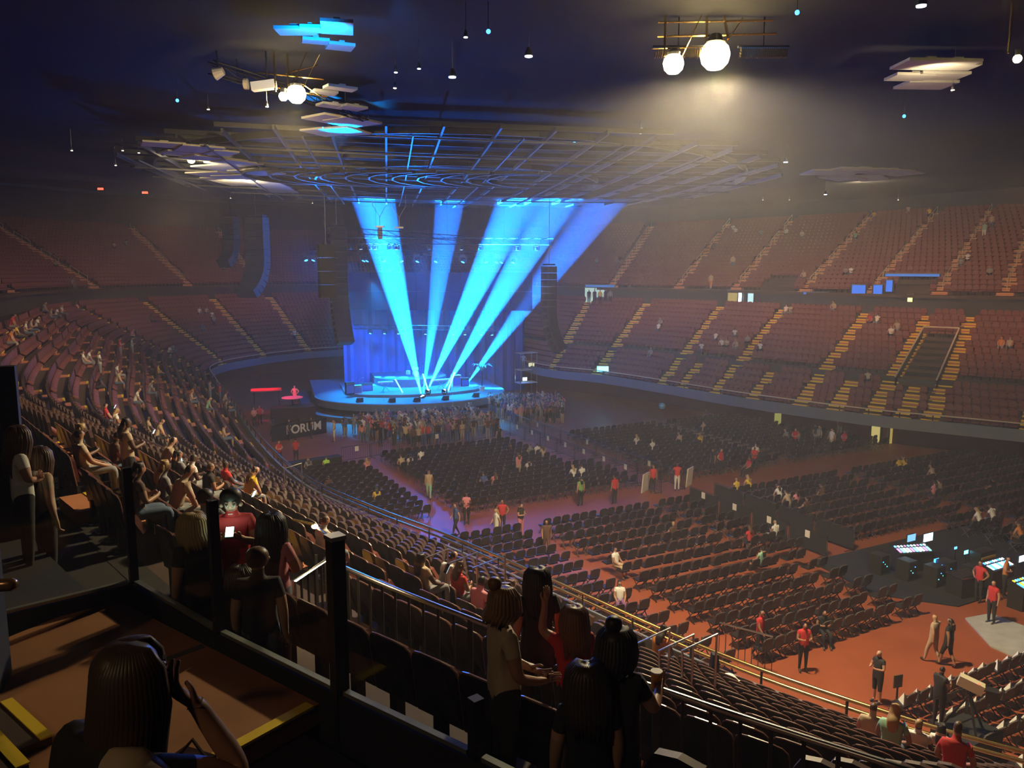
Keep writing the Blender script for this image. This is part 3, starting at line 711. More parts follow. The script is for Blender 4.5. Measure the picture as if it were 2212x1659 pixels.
# ------------------------------------------------------------------ under the roof: catwalk grid, hoops, panels, lamps
t = thing('catwalk_grid', 'dark steel catwalk grid under the roof catching blue stage light', 'grid', (CX, CY, 18.5))
base = Vector(t.location)
M_GRID = mat('grid_steel', (.075, .075, .08), .45, .3)
def ceil_line(f, g0, g1, w=.09, h=.2, dz=-.75, name='beam', n=10):
    m = MB(); pr = None
    for k in range(n+1):
        q = f(g0+(g1-g0)*k/n); p = Vector((q[0], q[1], zc(q[0], q[1])+dz))-base
        if pr is not None: m.bar(pr, p, w, h)
        pr = p
    return m.obj(name, M_GRID, t)
cs, ct = toST((CX, CY))
ROTG = .33
def G(a, b): c, s = math.cos(ROTG), math.sin(ROTG); q = toST((-3.5, 53)); return ST(q[0]+a*c-b*s, q[1]+a*s+b*c)
for k in range(-9, 10):
    L = math.sqrt(max(0, 20**2-(k*2.3)**2))
    if L > 4: ceil_line(lambda g: G(g, k*2.3), -L, L); ceil_line(lambda g: G(k*2.3, g), -L, L, dz=-.45)
for k in range(-8, 9, 2):                                         # finer cable trays between
    L = math.sqrt(max(0, 19**2-(k*2.3+1.1)**2)); ceil_line(lambda g: G(g, k*2.3+1.1), -L, L, .06, .08, -1.0, 'cable_tray'); ceil_line(lambda g: G(k*2.3+.8, g), -L, L, .06, .08, -.9, 'cable_tray')
for r in (9, 18):
    ceil_line(lambda g: (-3.5+r*math.cos(g), 53+r*math.sin(g)), 0, 2*PI, .12, .3, -.6, 'ring_beam', 48)
for k, px in enumerate((612, 668, 722, 776, 830, 880, 930, 984, 1035, 1090, 1135)):
    c = atd(px+45, 368, 47); R = 3.4
    ceil_line(lambda g: (c.x+R*math.cos(g), c.y+R*1.0*math.sin(g)), PI*.55, PI*1.45, .1, .16, -1.1, 'hoop', 8)
def panel(px, py, w, d, lab, tilt=0., z=None, mt=None, rz=0.):
    v = (py-829.5)/F; sn, c_ = math.sin(TH), math.cos(TH); D = 20.
    for _ in range(30):
        p = atd(px, py, D); e = zc(p.x, p.y)-.95-p.z; D += e/max(.05, (p.z-H)/D)*.6
        D = max(8, min(D, 100))
    o = MB().box((0, 0, 0), (w, d, .08)).box((0, 0, .06), (w*.2, d*.9, .06)).obj('acoustic_panel', mt or M_PANEL, loc=(p.x, p.y, p.z)); o.rotation_euler = (tilt, 0, rz)
    tag(o, lab, 'panel', 'acoustic panels under the roof'); return p
pn = [(352, 312, 1.8, 1.5), (430, 322, 1.9, 2.2), (478, 330, 1.2, 1.6), (392, 331, 1.8, 1.2), (455, 343, 2.6, 1.6), (505, 352, 2.2, 2), (480, 362, 2.4, 2.2), (555, 372, 2.6, 2), (470, 378, 3, 2.2), (520, 384, 3, 2.2), (500, 392, 4.5, 2), (580, 398, 4, 2), (600, 408, 5, 2)]
for k, a in enumerate(pn): panel(*a, 'pale roof panel in the far left lit patch, %s from its left' % ordn(sorted(range(len(pn)), key=lambda i: pn[i][0]).index(k)), rz=ROTF+.1*k)
pr_ = [(1992, 138, 1.35, 1.1), (2050, 139, 1.35, 1.1), (2085, 143, .6, .7), (1965, 166, 1.2, .8), (2030, 163, 1.5, .8), (2000, 183, 1.6, 1.0)]
for k, a in enumerate(pr_): panel(*a, 'pale flat panel under the roof at the upper right, %s of its cluster' % ordn(k), rz=.05)
pc_ = [(1800, 372, 3.0, 2.2), (1850, 368, 3.2, 2), (1905, 370, 2.4, 2), (1945, 374, 2.2, 1.8), (1820, 384, 3, 1.8), (1880, 384, 3.4, 1.6)]
for k, a in enumerate(pc_): panel(*a, 'pale roof panel in the fan above the far right stand, %s of it' % ordn(k), rz=.2*k)
pb_ = [(640, 66, 1.0, .6), (672, 62, .5, .5), (728, 58, .8, 1.1), (682, 88, .7, .4), (735, 100, .7, .6), (700, 200, .8, .6), (735, 190, 1.0, .5), (718, 228, 1.0, .6), (760, 232, .9, .7), (722, 258, 2.0, 1.4), (762, 262, 1.8, 1.4), (700, 285, 1.6, 1.2), (750, 283, 1.8, 1.2)]
for k, a in enumerate(pb_): panel(*a, 'blue-lit roof panel in the blue column, %s from the top' % ordn(k), rz=.1*k)
# added unseen spots below those panels, imitating lamp spill and stage blue
def up(px, py, dep, tx, ty, tdep, pw, col, size=70): spot(atd(px, py, dep), atd(tx, ty, tdep), pw*.35, col, size, .6, .1)
up(420, 372, 42, 430, 335, 44, 1500, (1, .8, .45), 150); up(520, 408, 50, 530, 380, 52, 2200, (1, .8, .45), 150)
up(2020, 200, 24, 2020, 155, 25, 500, (1, .8, .5), 120); up(1870, 400, 60, 1870, 375, 62, 4200, (1, .8, .5), 140)
up(690, 112, 20.5, 690, 70, 21, 2400, (.0, .25, 1), 110); up(735, 320, 33, 735, 250, 33, 9000, (.0, .25, 1), 110)
# added broad blue spots, imitating stage spill raking the roof
spot(S3(60, 29, 3), (-2, 52, 19.6), 22000, (.02, .2, 1.), 70, .9, .8)
spot(S3(66, 25, 12), (-6, 60, 19.6), 1500, (.02, .25, 1.), 120, .8, .5)

def lamp_rig(p, lab, k, bars, sc=1.):
    t = thing('work_light_rig', lab, 'lamp', p); zz = zc(p[0], p[1])-p[2]-.02
    MB().lathe((0, 0, 0), [(.2*sc, .12*sc), (.24*sc, .2), (.12*sc, .36*sc)], 14).obj('reflector_housing', M_DSTEEL, t)
    MB().ball((0, 0, -.12*sc), .36*sc, 14).obj('glowing_bulb', E_WARM, t, smooth_=True)
    MB().tube([(-.25, 0, .1), (-.25, 0, zz)], .035, 5).tube([(.22, 0, .1), (.75, .1, zz)], .02, 5).obj('hanger', M_BRASS, t)
    for b in bars: MB().tube([b[0], b[1]], b[2], 5).obj('frame_tube', M_BRASS, t)
    return t
rt = lamp_rig(L1, 'blazing warm work lamp on a hung frame at the upper right', 0, [((-1.6, 0, .72), (1.6, .1, .8), .03), ((-1.6, 0, .35), (1.7, .1, .45), .03), ((.35, 0, .3), (.1, 0, 1.4), .04)], 1.15)
lamp_rig(L1b, 'second smaller blazing warm lamp left of the brightest one', 1, [((-.6, 0, .3), (1.2, 0, .35), .02)], .8)
for sx in (-1.0, 1.35):
    f = thing('finned_light_bar', 'row of thin metal fins beside the brightest work lamp, %s side' % ('left' if sx < 0 else 'right'), 'lamp', (L1.x+sx, L1.y+.1, L1.z-.05))
    for k in range(22): MB().box((-.62+k*.06, 0, 0), (.018, .2, .26), ry=.1).obj('fin', M_BRASS, f)
    MB().box((0, 0, .16), (1.4, .12, .05)).obj('rail', M_DSTEEL, f); MB().bar((0, 0, .15), (0, 0, zc(f.location.x, f.location.y)-f.location.z), .03).obj('hanger', M_DSTEEL, f)
r2 = lamp_rig(L2, 'blazing warm work lamp on a hung frame at the upper left', 2, [((-1.2, 0, .55), (.9, 0, .35), .03), ((-1.2, 0, .2), (.9, .4, -.1), .03), ((-.4, 0, .5), (.6, .5, .9), .02), ((.0, .1, .35), (.9, .1, -.25), .02)], .85)
lamp_rig(atd(612, 205, 26.3), 'small warm lamp just left of the upper left work lamp', 3, [], .4)
lamp_rig(L4+Vector((.3, 0, -.3)), 'warm lamp inside the far left cluster of roof panels', 4, [((-1.5, 0, .5), (1.5, 0, .5), .04)], .55)
lamp_rig(L3, 'bright lamp at the very right edge under the roof', 5, [], .3)
t = thing('follow_spot', 'long white follow spot lamps on the frame left of the upper left work lamp', 'lamp', atd(570, 185, 26.4))
MB().box((0, 0, 0), (.75, .3, .26), ry=-.12).obj('housing', M_WHITE, t); MB().lathe((-.5, 0, .05), [(.05, -.03), (.17, 0), (.17, .12), (.12, .14)], 12, R=Matrix.Rotation(-PI/2, 3, 'Y')).obj('front_ring', M_CREAM, t); MB().tube([(.1, 0, .1), (.1, 0, zc(-8, 26)-t.location.z)], .03, 5).obj('hanger', M_DSTEEL, t)
t = thing('stage_lamp', 'tilted pale lamp housing at the left end of the upper left frame', 'lamp', atd(470, 158, 26.4))
MB().lathe((0, 0, 0), [(.12, -.2), (.2, .1), (.18, .12)], 12, R=Matrix.Rotation(-1.9, 3, 'Y')).obj('housing', M_CREAM, t); MB().tube([(0, 0, .1), (0, 0, zc(-9.5, 26)-t.location.z)], .025, 5).obj('hanger', M_DSTEEL, t)
spot(atd(560, 240, 24), atd(560, 185, 26.4), 260, (1, .8, .45), 70, .5)
# a dark boom along the upper left rig
truss(atd(455, 145, 26.6), atd(790, 250, 31), .35, 'dark sloping truss carrying the upper left lamps', .35)
# small down lights
DL = [(1385, 287, 36, 1, 1500), (1697, 350, 42, 1, 1700), (1783, 420, 60, 1, 1500), (977, 166, 25, 1, 300), (1142, 121, 24, 1, 120), (1990, 12, 19, 1, 200), (1006, 80, 22, 0, 0), (855, 156, 25, 0, 0), (905, 148, 25, 0, 0), (853, 190, 27, 0, 0),
      (577, 230, 27, 0, 0), (250, 357, 45, 0, 0), (498, 428, 75, 0, 0), (675, 439, 80, 0, 0), (450, 236, 32, 0, 0), (1648, 428, 75, 0, 0), (1705, 432, 75, 0, 0), (2058, 194, 26, 0, 0), (1170, 372, 50, 0, 0), (1940, 432, 70, 0, 0),(300, 330, 42, 0, 0), (155, 325, 40, 0, 0), (265, 325, 42, 0, 0)]
for k, (px, py, D, on, pw) in enumerate(DL):
    p = atd(px, py, D)
    zz = zc(p.x, p.y)-p.z
    if zz < .2: p.z -= .3-zz+.0; zz = .3
    t = thing('hanging_downlight', 'small round downlight on a rod under the roof, %s from the left' % nth(sorted(range(len(DL)), key=lambda i: DL[i][0]).index(k)) if k < 20 else 'tiny downlight high over the left stand, %s of three' % ordn([2, 0, 1][k-20]), 'lamp', p, 0, 'downlights under the roof')
    r = .10 if not on else .16; t.scale = (.6, .6, .6) if not on else (.8, .8, .8); zz /= t.scale[0]
    MB().lathe((0, 0, 0), [(r, 0), (r*.9, .12), (r*.35, .3)], 10).obj('shade', M_STEEL, t); MB().lathe((0, 0, -.01), [(r*.85, -.02), (r*.85, .0)], 10).obj('lamp_face', E_COLD if on else E_WARMS, t)
    MB().tube([(0, 0, .28), (0, 0, zz)], .015, 4).obj('rod', M_STEEL, t)
    if pw: spot(p-Vector((0, 0, .1)), p-Vector((0, 0, 9)), pw, (.75, .85, 1), 26, .4, .05)
for k, (px, py, D) in enumerate(((1055, 68, 22), (1241, 298, 40), (1722, 27, 21), (1953, 251, 30), (383, 217, 30), (852, 341, 44))):
    p = atd(px, py, D); p.z = min(p.z, zc(p.x, p.y)-.15)
    t = thing('indicator_lamp', 'tiny saturated blue lamp on the dark roof, %s from the left' % ordn([2, 3, 4, 5, 0, 1][k]), 'lamp', p, 0, 'blue indicator lamps'); MB().ball((0, 0, 0), .06, 8).obj('globe', E_BLUE, t); MB().tube([(0, 0, .05), (0, 0, zc(p.x, p.y)-p.z)], .01, 4).obj('rod', M_DSTEEL, t)
for k, (px, py) in enumerate(((217, 408), (313, 416))):
    p = atd(px, py, 75); tag(MB().box((0, 0, 0), (.5, .1, .18)).obj('exit_lamp', E_RED, loc=p), 'tiny red lamp above the left stand, %s one' % ('left' if k == 0 else 'right'), 'lamp')

for k, (px, py, px2) in enumerate(((820, 468, 12), (862, 470, 12))):                # bridles holding small fittings over the stage
    p = atd(px, py, 66); t = thing('rigging_bridle', 'pale V-shaped bridle with a small fitting over the stage, %s one' % ('left' if k == 0 else 'right'), 'rigging', p); zz = zc(p.x, p.y)-p.z
    MB().bar((0, 0, 0), (-.55, 0, .9), .035).bar((0, 0, 0), (.55, 0, .9), .035).bar((-.55, 0, .9), (-.55, 0, zz), .02).bar((.55, 0, .9), (.55, 0, zz), .02).obj('cable', M_WHITE, t)
    MB().bar((0, 0, 0), (0, 0, -.7), .05).obj('drop_cable', M_WHITE, t); MB().box((0, 0, -.8), (.7, .3, .14)).obj('crossbar', M_STEEL, t)
    if k == 0: MB().lathe((0, 0, -.9), [(.16, -.9), (.2, -.7), (.2, 0), (.1, .05)], 8).obj('chain_bag', M_CREAM, t)
# ------------------------------------------------------------------ rails of the bowl
def rail_curve(name, d, z, u0, u1, r, mt, parent, n=None, off=(0, 0, 0)):
    us = np.arange(u0, u1+.01, 2); return MB().tube([Vector((*P(u, d), z))-Vector(off) for u in us], r, 6).obj(name, mt, parent, True)
t = thing('front_rail', 'long gold and steel handrail along the front edge of the lower stand', 'railing')
rail_curve('top_rail', .05, 3.42, -40, 190, .05, M_BRASS, t); rail_curve('ledge', -.12, 3.12, -40, 190, .05, M_BRASS, t); rail_curve('top_rail', .05, 3.40, 192, 600, .045, M_CREAM, t)
for u in range(-38, 600, 6):
    q = P(u, .05)
    if inview(q[0], q[1], 3.2): MB().bar((q[0], q[1], 2.6), (q[0], q[1], 3.4), .05).obj('post', M_DSTEEL, t)
def baluster_rail(u0, u1, d, z0, z1, lab, step=.5, mt=M_DSTEEL, grp=None, top=M_STEEL):
    t = thing('baluster_railing', lab, 'railing', (*P(u0, d), z0), 0, grp); b = Vector(t.location)
    us = list(np.arange(u0, u1+.001, 1.)); pt = lambda u, z: Vector((*P(u, d), z))-b
    MB().tube([pt(u, z1) for u in us], .03, 6).obj('top_rail', top, t, True); MB().tube([pt(u, z0+.1) for u in us], .02, 5).obj('bottom_rail', mt, t)
    for k, u in enumerate(np.arange(u0, u1+.001, step)):
        pst = k % 9 == 0; (MB().bar(pt(u, z0 if pst else z0+.1), pt(u, z1), .06 if pst else .028)).obj('post' if pst else 'baluster', mt, t)
baluster_rail(-22, 0, 12.1, 8.29, 9.45, 'black baluster railing with a pale top rail crossing the near stand at the right', .55)
baluster_rail(1.2, 18, 12.1, 8.29, 9.45, 'black baluster railing with a pale top rail crossing the near stand at the centre', .55)
baluster_rail(46, 96, 8.85, 6.75, 7.55, 'long low dark parapet rail crossing the near left stand', 6.)
w = ring(8.85, 6.7, 8.85, 7.4, range(46, 97, 2)); o = w.obj('wall_parapet', M_BLACK); o['kind'] = 'structure'
# ------------------------------------------------------------------ glass barrier and landing in front of the camera
GP = [(-4.55, 6.45), (-3.62, 7.28), (-2.42, 6.22), (-1.22, 5.28), (-.22, 4.52), (1.3, 3.3), (2.9, 2.0)]
GB, GT = 10.25, 11.36
t = thing('glass_barrier', 'black-framed glass balustrade along the edge of the landing', 'barrier', (-1.22, 5.28, 10.0)); b = Vector(t.location)
for k, (x, y) in enumerate(GP):
    if k == 0: h = GT
    elif k == 4: h = 10.62
    elif k >= 5: h = 10.62
    else: h = GT
    w = .10 if k == 3 else .075
    MB().box((x, y, (9.15+h)/2)-b if False else Vector((x, y, (9.15+h)/2))-b, (w, w, h-9.15), rz=.68).obj('post', M_DSTEEL, t)
    if k == 3: MB().box(Vector((x, y, h+.015))-b, (w*1.15, w*1.15, .03), rz=.68).obj('post_cap', M_STEEL, t)
for k in range(len(GP)-1):
    a, c = Vector((*GP[k], 0)), Vector((*GP[k+1], 0)); hi = GT if k < 3 else 10.6
    d = (c-a).normalized(); a2, c2 = a+d*.06, c-d*.06
    m = MB(); m.add([(a2.x-b.x, a2.y-b.y, GB-b.z), (c2.x-b.x, c2.y-b.y, GB-b.z), (c2.x-b.x, c2.y-b.y, hi-.02-b.z), (a2.x-b.x, a2.y-b.y, hi-.02-b.z)], [(0, 1, 2, 3)])
    m.obj('glass_pane', M_GLASS, t)
    MB().bar(Vector((a2.x, a2.y, GB))-b, Vector((c2.x, c2.y, GB))-b, .05, .03).obj('bottom_channel', mat('channel', (.30, .31, .28), .35, .6), t)
    MB().bar(Vector((a.x, a.y, 9.65))-b, Vector((c.x, c.y, 9.65))-b, .09, 1.16).obj('kick_board', M_BLACK, t)
M_LAND = mat('landing_floor', (.32, .13, .05), .7, noise=.35, scale=1.6)
LP = [unp(28, 1372, 10.1), unp(238, 1288, 10.1), unp(690, 1520, 10.1), unp(452, 1652, 10.1), unp(330, 1790, 10.1), unp(30, 1700, 10.1), unp(-60, 1560, 10.1), unp(-80, 1420, 10.1)]
m = MB(); n = len(LP); pl = [tuple(p) for p in LP][::-1]
extr(pl, 9.95, 10.1, m); o = m.obj('floor_landing', M_LAND); o['kind'] = 'structure'
m = MB(); q = [unp(452, 1652, 10.1), unp(690, 1520, 10.1)]; d = (q[1]-q[0])/np.hypot(*(q[1]-q[0])); nn = np.array([d[1], -d[0]])
def strip(p0, p1, w, z, h, name, mt, par=None):
    p0, p1 = Vector((*p0, z)), Vector((*p1, z)); return MB().bar(p0, p1, w, h).obj(name, mt, par)
o = strip(q[0]+nn*-.04, q[0]*.06+q[1]*.94+nn*-.04, .09, 10.1, .02, 'trim_2', M_NOSE); o['kind'] = 'structure'
# stub of the grey tape stripe on the landing
o = strip(unp(318, 1440, 10.1), unp(440, 1395, 10.1), .07, 10.102, .004, 'trim_3', mat('grey_tape', (.09, .085, .06), .8)); o['kind'] = 'structure'
# dark platform around the landing (upper stand, first rows)
m = MB(); q0 = [P(u, 15.05) for u in range(-60, 66, 3)]; 
w_ = ring(15.0, 9.2, 15.0, 9.93, range(-60, 66, 3)); ring(15.0, 9.93, 17.0, 9.93, range(-60, 66, 3), mb=w_); ring(17.0, 9.93, 17.0, 10.7, [u for u in range(-60, 66, 3)], mb=w_); ring(17.0, 10.7, 17.9, 10.7, range(-60, 66, 3), mb=w_); ring(17.9, 10.7, 17.9, 11.1, range(-60, 66, 3), mb=w_); ring(17.9, 11.1, 20, 11.1, range(-60, 66, 3), mb=w_)
o = w_.obj('floor_platform', M_BLACK); o['kind'] = 'structure'
st = thing('side_steps', 'dark steps with broad yellow edges at the bottom left corner', 'stairs', (*unp(60, 1600, 10.15), 10.1)); bb = Vector(st.location)
for k, (a, c, z) in enumerate((((24, 1510), (112, 1590), 10.16), ((-70, 1510), (62, 1650), 10.34))):
    a, c = unp(*a, z), unp(*c, z); dd = (c-a)/np.hypot(*(c-a)); n2 = np.array([-dd[1], dd[0]]); n2 = n2 if n2[0] < 0 else -n2
    s_ = MB().bar(Vector((*(a+n2*.2), z-.08))-bb, Vector((*(c+n2*.2), z-.08))-bb, .4, .16).obj('step', M_TIER, st)
    MB().bar(Vector((*(a+n2*.03), z+.004))-bb, Vector((*(c+n2*.03), z+.004))-bb, .075, .012).obj('yellow_edge', M_NOSE, s_)
# dark partition and handrail end at the left edge
pp = unp(-30, 1500, 10.1); o = MB().box((pp[0]-.12, pp[1], 10.75), (.42, .5, 1.3), rz=.3).obj('side_partition', M_BLACK); tag(o, 'black partition end standing at the left edge of the landing', 'partition')
t = thing('handrail_end', 'shiny rounded handrail end at the left edge', 'railing', atd(-60, 1268, 3.9)); e = atd(36, 1262, 3.9)-Vector(t.location)
MB().tube([(0, 0, 0), e*.9, e], [.035, .035, .02], 8).obj('rail', mat('worn_rail', (.35, .2, .1), .25, .5), t, True); MB().tube([(0, 0, 0), (0, 0, -1.5)], .03, 6).obj('post', M_DSTEEL, t)
pa = atd(-30, 800, 9.3); o = MB().box((pa.x-.35, pa.y, 10.6), (1.2, .15, 2.9), rz=.4).obj('wall_side', M_BLACK); o['kind'] = 'structure'
# gate and yellow steps in the aisle beyond the glass
t = thing('aisle_gate', 'low black gate with vertical bars across the aisle beyond the glass', 'gate', (*P(15.0, 13.0), 8.75)); b = Vector(t.location)
ga, gb = atd(637, 1300, 8.6)-b, atd(735, 1245, 9.6)-b; ga.z = gb.z = .95
MB().tube([(ga.x, ga.y, -.2), ga, gb, (gb.x, gb.y, -.2)], .028, 6).obj('top_rail', M_STEEL, t)
for k in range(1, 7): f = k/7; p_ = ga.lerp(gb, f); MB().bar((p_.x, p_.y, 0), p_, .025).obj('baluster', M_DSTEEL, t)
t = thing('aisle_steps', 'yellow-edged ribbed steps in the aisle below the glass', 'stairs', (*unp(660, 1360, 9.0), 8.9)); b = Vector(t.location)
rz = math.atan2(-PN(20)[0], PN(20)[1])
for k in range(5):
    o = MB().box((0, -.30*k, -.21*k), (1.0, .3, .14), rz=0).box((0, -.3*k-.11, -.21*k+.075), (.98, .08, .012), mi=1)
    for j in range(5): o.box((0, -.3*k+.0+.03*j, -.21*k+.073), (.96, .012, .01), mi=2)
    s_ = o.obj('step', [M_TIER, M_NOSE, mat('rib', (.25, .24, .2), .5)], t); s_.rotation_euler = (0, 0, rz)

# ------------------------------------------------------------------ people
def pose_stand():
    J = {'pel': ((0, 0, .95), (.155, .115)), 'spi': ((0, 0, 1.12), (.135, .10)), 'che': ((0, -.01, 1.30), (.165, .115)), 'nkb': ((0, -.01, 1.44), (.085, .07)),
         'nk': ((0, 0, 1.51), (.052, .055)), 'hd1': ((0, .015, 1.57), (.07, .08)), 'hd2': ((0, .01, 1.645), (.085, .10)), 'hd3': ((0, .0, 1.71), (.06, .07)), 'nose': ((0, .115, 1.615), (.014, .016))}
    for s, x in (('L', -1), ('R', 1)):
        J['sh'+s] = ((x*.165, -.01, 1.41), (.062, .06)); J['el'+s] = ((x*.215, -.03, 1.13), (.042, .042)); J['wr'+s] = ((x*.22, .03, .88), (.028, .024)); J['ha'+s] = ((x*.215, .05, .79), (.036, .02))
        J['hi'+s] = ((x*.09, 0, .86), (.092, .095)); J['kn'+s] = ((x*.10, .01, .49), (.058, .06)); J['an'+s] = ((x*.105, -.01, .09), (.04, .045)); J['to'+s] = ((x*.115, .15, .035), (.04, .03))
    return J
EDG = [('pel', 'spi', 1), ('spi', 'che', 1), ('che', 'nkb', 1), ('nkb', 'nk', 0), ('nk', 'hd1', 0), ('hd1', 'hd2', 0), ('hd2', 'hd3', 4), ('hd2', 'nose', 0)]
for s in 'LR': EDG += [('che', 'sh'+s, 1), ('sh'+s, 'el'+s, 1), ('el'+s, 'wr'+s, 0), ('wr'+s, 'ha'+s, 0), ('pel', 'hi'+s, 2), ('hi'+s, 'kn'+s, 2), ('kn'+s, 'an'+s, 5), ('an'+s, 'to'+s, 3)]
def body(name, J, longhair=False, sub=1, fingers=(), skirt=False, hair_in=True, curl=.5):
    V = []; E_ = []; Rd = []; idx = {}; reg = []
    for k, (p, r) in J.items(): idx[k] = len(V); V.append(Vector(p)); Rd.append(r)
    for k_ in idx:
        if k_[:2] in ('pe', 'sp', 'ch', 'sh', 'el', 'hi', 'kn', 'wr') : Rd[idx[k_]] = tuple(r*1.14 for r in Rd[idx[k_]])
    for a, b, m in EDG:
        if a in idx and b in idx: E_.append((idx[a], idx[b])); reg.append(m)
    for s in fingers:
        w, h = V[idx['wr'+s]], V[idx['ha'+s]]; d = (h-w).normalized(); x = 1 if s == 'R' else -1
        side = d.cross(Vector((0, 1, 0))).normalized() if abs(d.y) < .8 else d.cross(Vector((0, 0, 1))).normalized(); nrm = side.cross(d).normalized()
        Rd[idx['ha'+s]] = (.034, .016)
        for k, (o, L) in enumerate(((-.027, .062), (-.009, .075), (.009, .07), (.027, .055))):
            b0 = h+side*o; p1 = b0+d*(L*.5)+nrm*(.01*curl); p2 = p1+d*(L*.4)+nrm*(.04*curl); p3 = p2+d*(L*.15)+nrm*(.03*curl)
            for q, r in ((b0+d*.01, .0095), (p1, .009), (p2, .008), (p3, .007)): V.append(q); Rd.append((r, r))
            n = len(V); E_ += [(idx['ha'+s], n-4), (n-4, n-3), (n-3, n-2), (n-2, n-1)]; reg += [0]*4
        tb = w.lerp(h, .45); s2 = side*(-x)
        for q, r in ((tb+s2*.035, .012), (tb+s2*.055+d*.035+nrm*.01, .01), (tb+s2*.05+d*.065+nrm*.02, .008)): V.append(q); Rd.append((r, r))
        n = len(V); E_ += [(idx['wr'+s], n-3), (n-3, n-2), (n-2, n-1)]; reg += [0]*3
    if longhair:
        hd, nb = V[idx['hd2']], V[idx['nkb']]; bk = (V[idx['hd2']]-V[idx['nose']]).normalized() if 'nose' in idx else Vector((0, -1, 0))
        for q, r in ((hd+bk*.05+Vector((0, 0, .01)), (.098, .085)), (hd+bk*.085+Vector((0, 0, -.12)), (.10, .06)), (nb+bk*.12+Vector((0, 0, .0)), (.105, .05)), (nb+bk*.13+Vector((0, 0, -.18)), (.085, .04))): V.append(q); Rd.append(r)
        n = len(V); E_ += [(idx['hd2'], n-4), (n-4, n-3), (n-3, n-2), (n-2, n-1)]; reg += [4]*4
    me = bpy.data.meshes.new(name); me.from_pydata([tuple(v) for v in V], E_, []); o = bpy.data.objects.new('tmp', me); COL.objects.link(o)
    md = o.modifiers.new('s', 'SKIN'); md.use_smooth_shade = True
    for i, r in enumerate(Rd): me.skin_vertices[0].data[i].radius = r; me.skin_vertices[0].data[i].use_root = (i == idx['pel'])
    ms = o.modifiers.new('u', 'SUBSURF'); ms.levels = sub; ms.render_levels = sub
    dg = bpy.context.evaluated_depsgraph_get(); dg.update(); out = bpy.data.meshes.new_from_object(o.evaluated_get(dg)); bpy.data.objects.remove(o)
    out.name = name; out.materials.clear()
    for _ in range(6): out.materials.append(M_BLACK)
    A_ = np.array([V[a] for a, b in E_]); B_ = np.array([V[b] for a, b in E_]); R_ = np.array([(Rd[a][0]+Rd[b][0])/2 for a, b in E_]); rg = np.array(reg)
    hd = np.array(V[idx['hd2']]); fw = np.array(V[idx['nose']])-hd if 'nose' in idx else np.array((0, 1, 0)); fw = fw/np.linalg.norm(fw)
    mi = []
    for pl_ in out.polygons:
        c = np.array(pl_.center); ab = B_-A_; tt = np.clip(((c-A_)*ab).sum(1)/np.maximum((ab*ab).sum(1), 1e-9), 0, 1); dist = np.linalg.norm(A_+ab*tt[:, None]-c, axis=1)/np.maximum(R_, .02)
        k = int(dist.argmin()); m = int(rg[k]); dh = c-hd
        if np.linalg.norm(dh) < .17 and m in (0, 4):
            f = dh@fw; m = 4 if (dh[2] > .045 or (f < .015 and dh[2] > -.06)) else 0
        e = E_[k]
        if m == 1 and (idx['elL'] in e or idx['elR'] in e) and tt[k] > .45 and (idx['shL'] in e or idx['shR'] in e): m = 0
        if skirt and m == 5: m = 0
        mi.append(m)
    out.polygons.foreach_set('material_index', mi); out.polygons.foreach_set('use_smooth', [True]*len(mi)); out.update(); return out
def mod(J, **kw):
    J = dict(J)
    for k, p in kw.items(): J[k] = (p, J[k][1])
    return J
S0 = pose_stand()
S_phone = mod(S0, elL=(-.23, .05, 1.16), wrL=(-.10, .26, 1.2), haL=(-.05, .31, 1.24), elR=(.23, .05, 1.16), wrR=(.10, .26, 1.2), haR=(.05, .31, 1.24), hd2=(0, .03, 1.64), nose=(0, .12, 1.585))
S_walk = mod(S0, knL=(-.1, .14, .5), anL=(-.1, .2, .1), toL=(-.11, .36, .06), anR=(.1, -.22, .14), toR=(.11, -.1, .04), knR=(.1, -.03, .5), elL=(-.21, -.12, 1.14), wrL=(-.2, -.12, .9), haL=(-.2, -.11, .81), elR=(.21, .06, 1.14), wrR=(.19, .2, .95), haR=(.18, .25, .88))
S_fold = mod(S0, elL=(-.24, .04, 1.17), wrL=(.0, .17, 1.17), haL=(.09, .16, 1.18), elR=(.24, .04, 1.17), wrR=(.02, .20, 1.13), haR=(-.07, .19, 1.14))
S_hip = mod(S0, elL=(-.33, -.06, 1.18), wrL=(-.2, .05, 1.0), haL=(-.15, .06, .97), elR=(.33, -.06, 1.18), wrR=(.2, .05, 1.0), haR=(.15, .06, .97))
S_up = mod(S0, elL=(-.3, .1, 1.5), wrL=(-.26, .12, 1.75), haL=(-.24, .13, 1.84))
def sit(J0, dz=-.42, lean=0.):
    J = {}
    for k, (p, r) in J0.items():
        p = list(p)
        if k[:2] in ('kn', 'an', 'to', 'hi'): pass
        else: p[1] += lean*(p[2]-.95); p[2] += dz
        J[k] = (tuple(p), r)
    for s, x in (('L', -1), ('R', 1)):
        J['hi'+s] = ((x*.1, .03, .54), (.095, .09)); J['kn'+s] = ((x*.13, .44, .55), (.062, .062)); J['an'+s] = ((x*.12, .46, .1), (.04, .045)); J['to'+s] = ((x*.13, .6, .035), (.04, .03))
    J['pel'] = ((0, 0, .56), (.155, .13)); return J
T0 = sit(mod(S0, elL=(-.21, .08, 1.15), wrL=(-.15, .3, 1.04), haL=(-.13, .38, 1.02), elR=(.21, .08, 1.15), wrR=(.15, .3, 1.04), haR=(.13, .38, 1.02)), lean=-.12)
T1 = sit(S_phone, lean=.1); T2 = sit(mod(S0, elL=(-.25, .22, 1.1), wrL=(-.08, .36, 1.0), haL=(0, .4, .98), elR=(.25, .22, 1.1), wrR=(.08, .36, 1.0), haR=(0, .4, .98)), lean=.45)
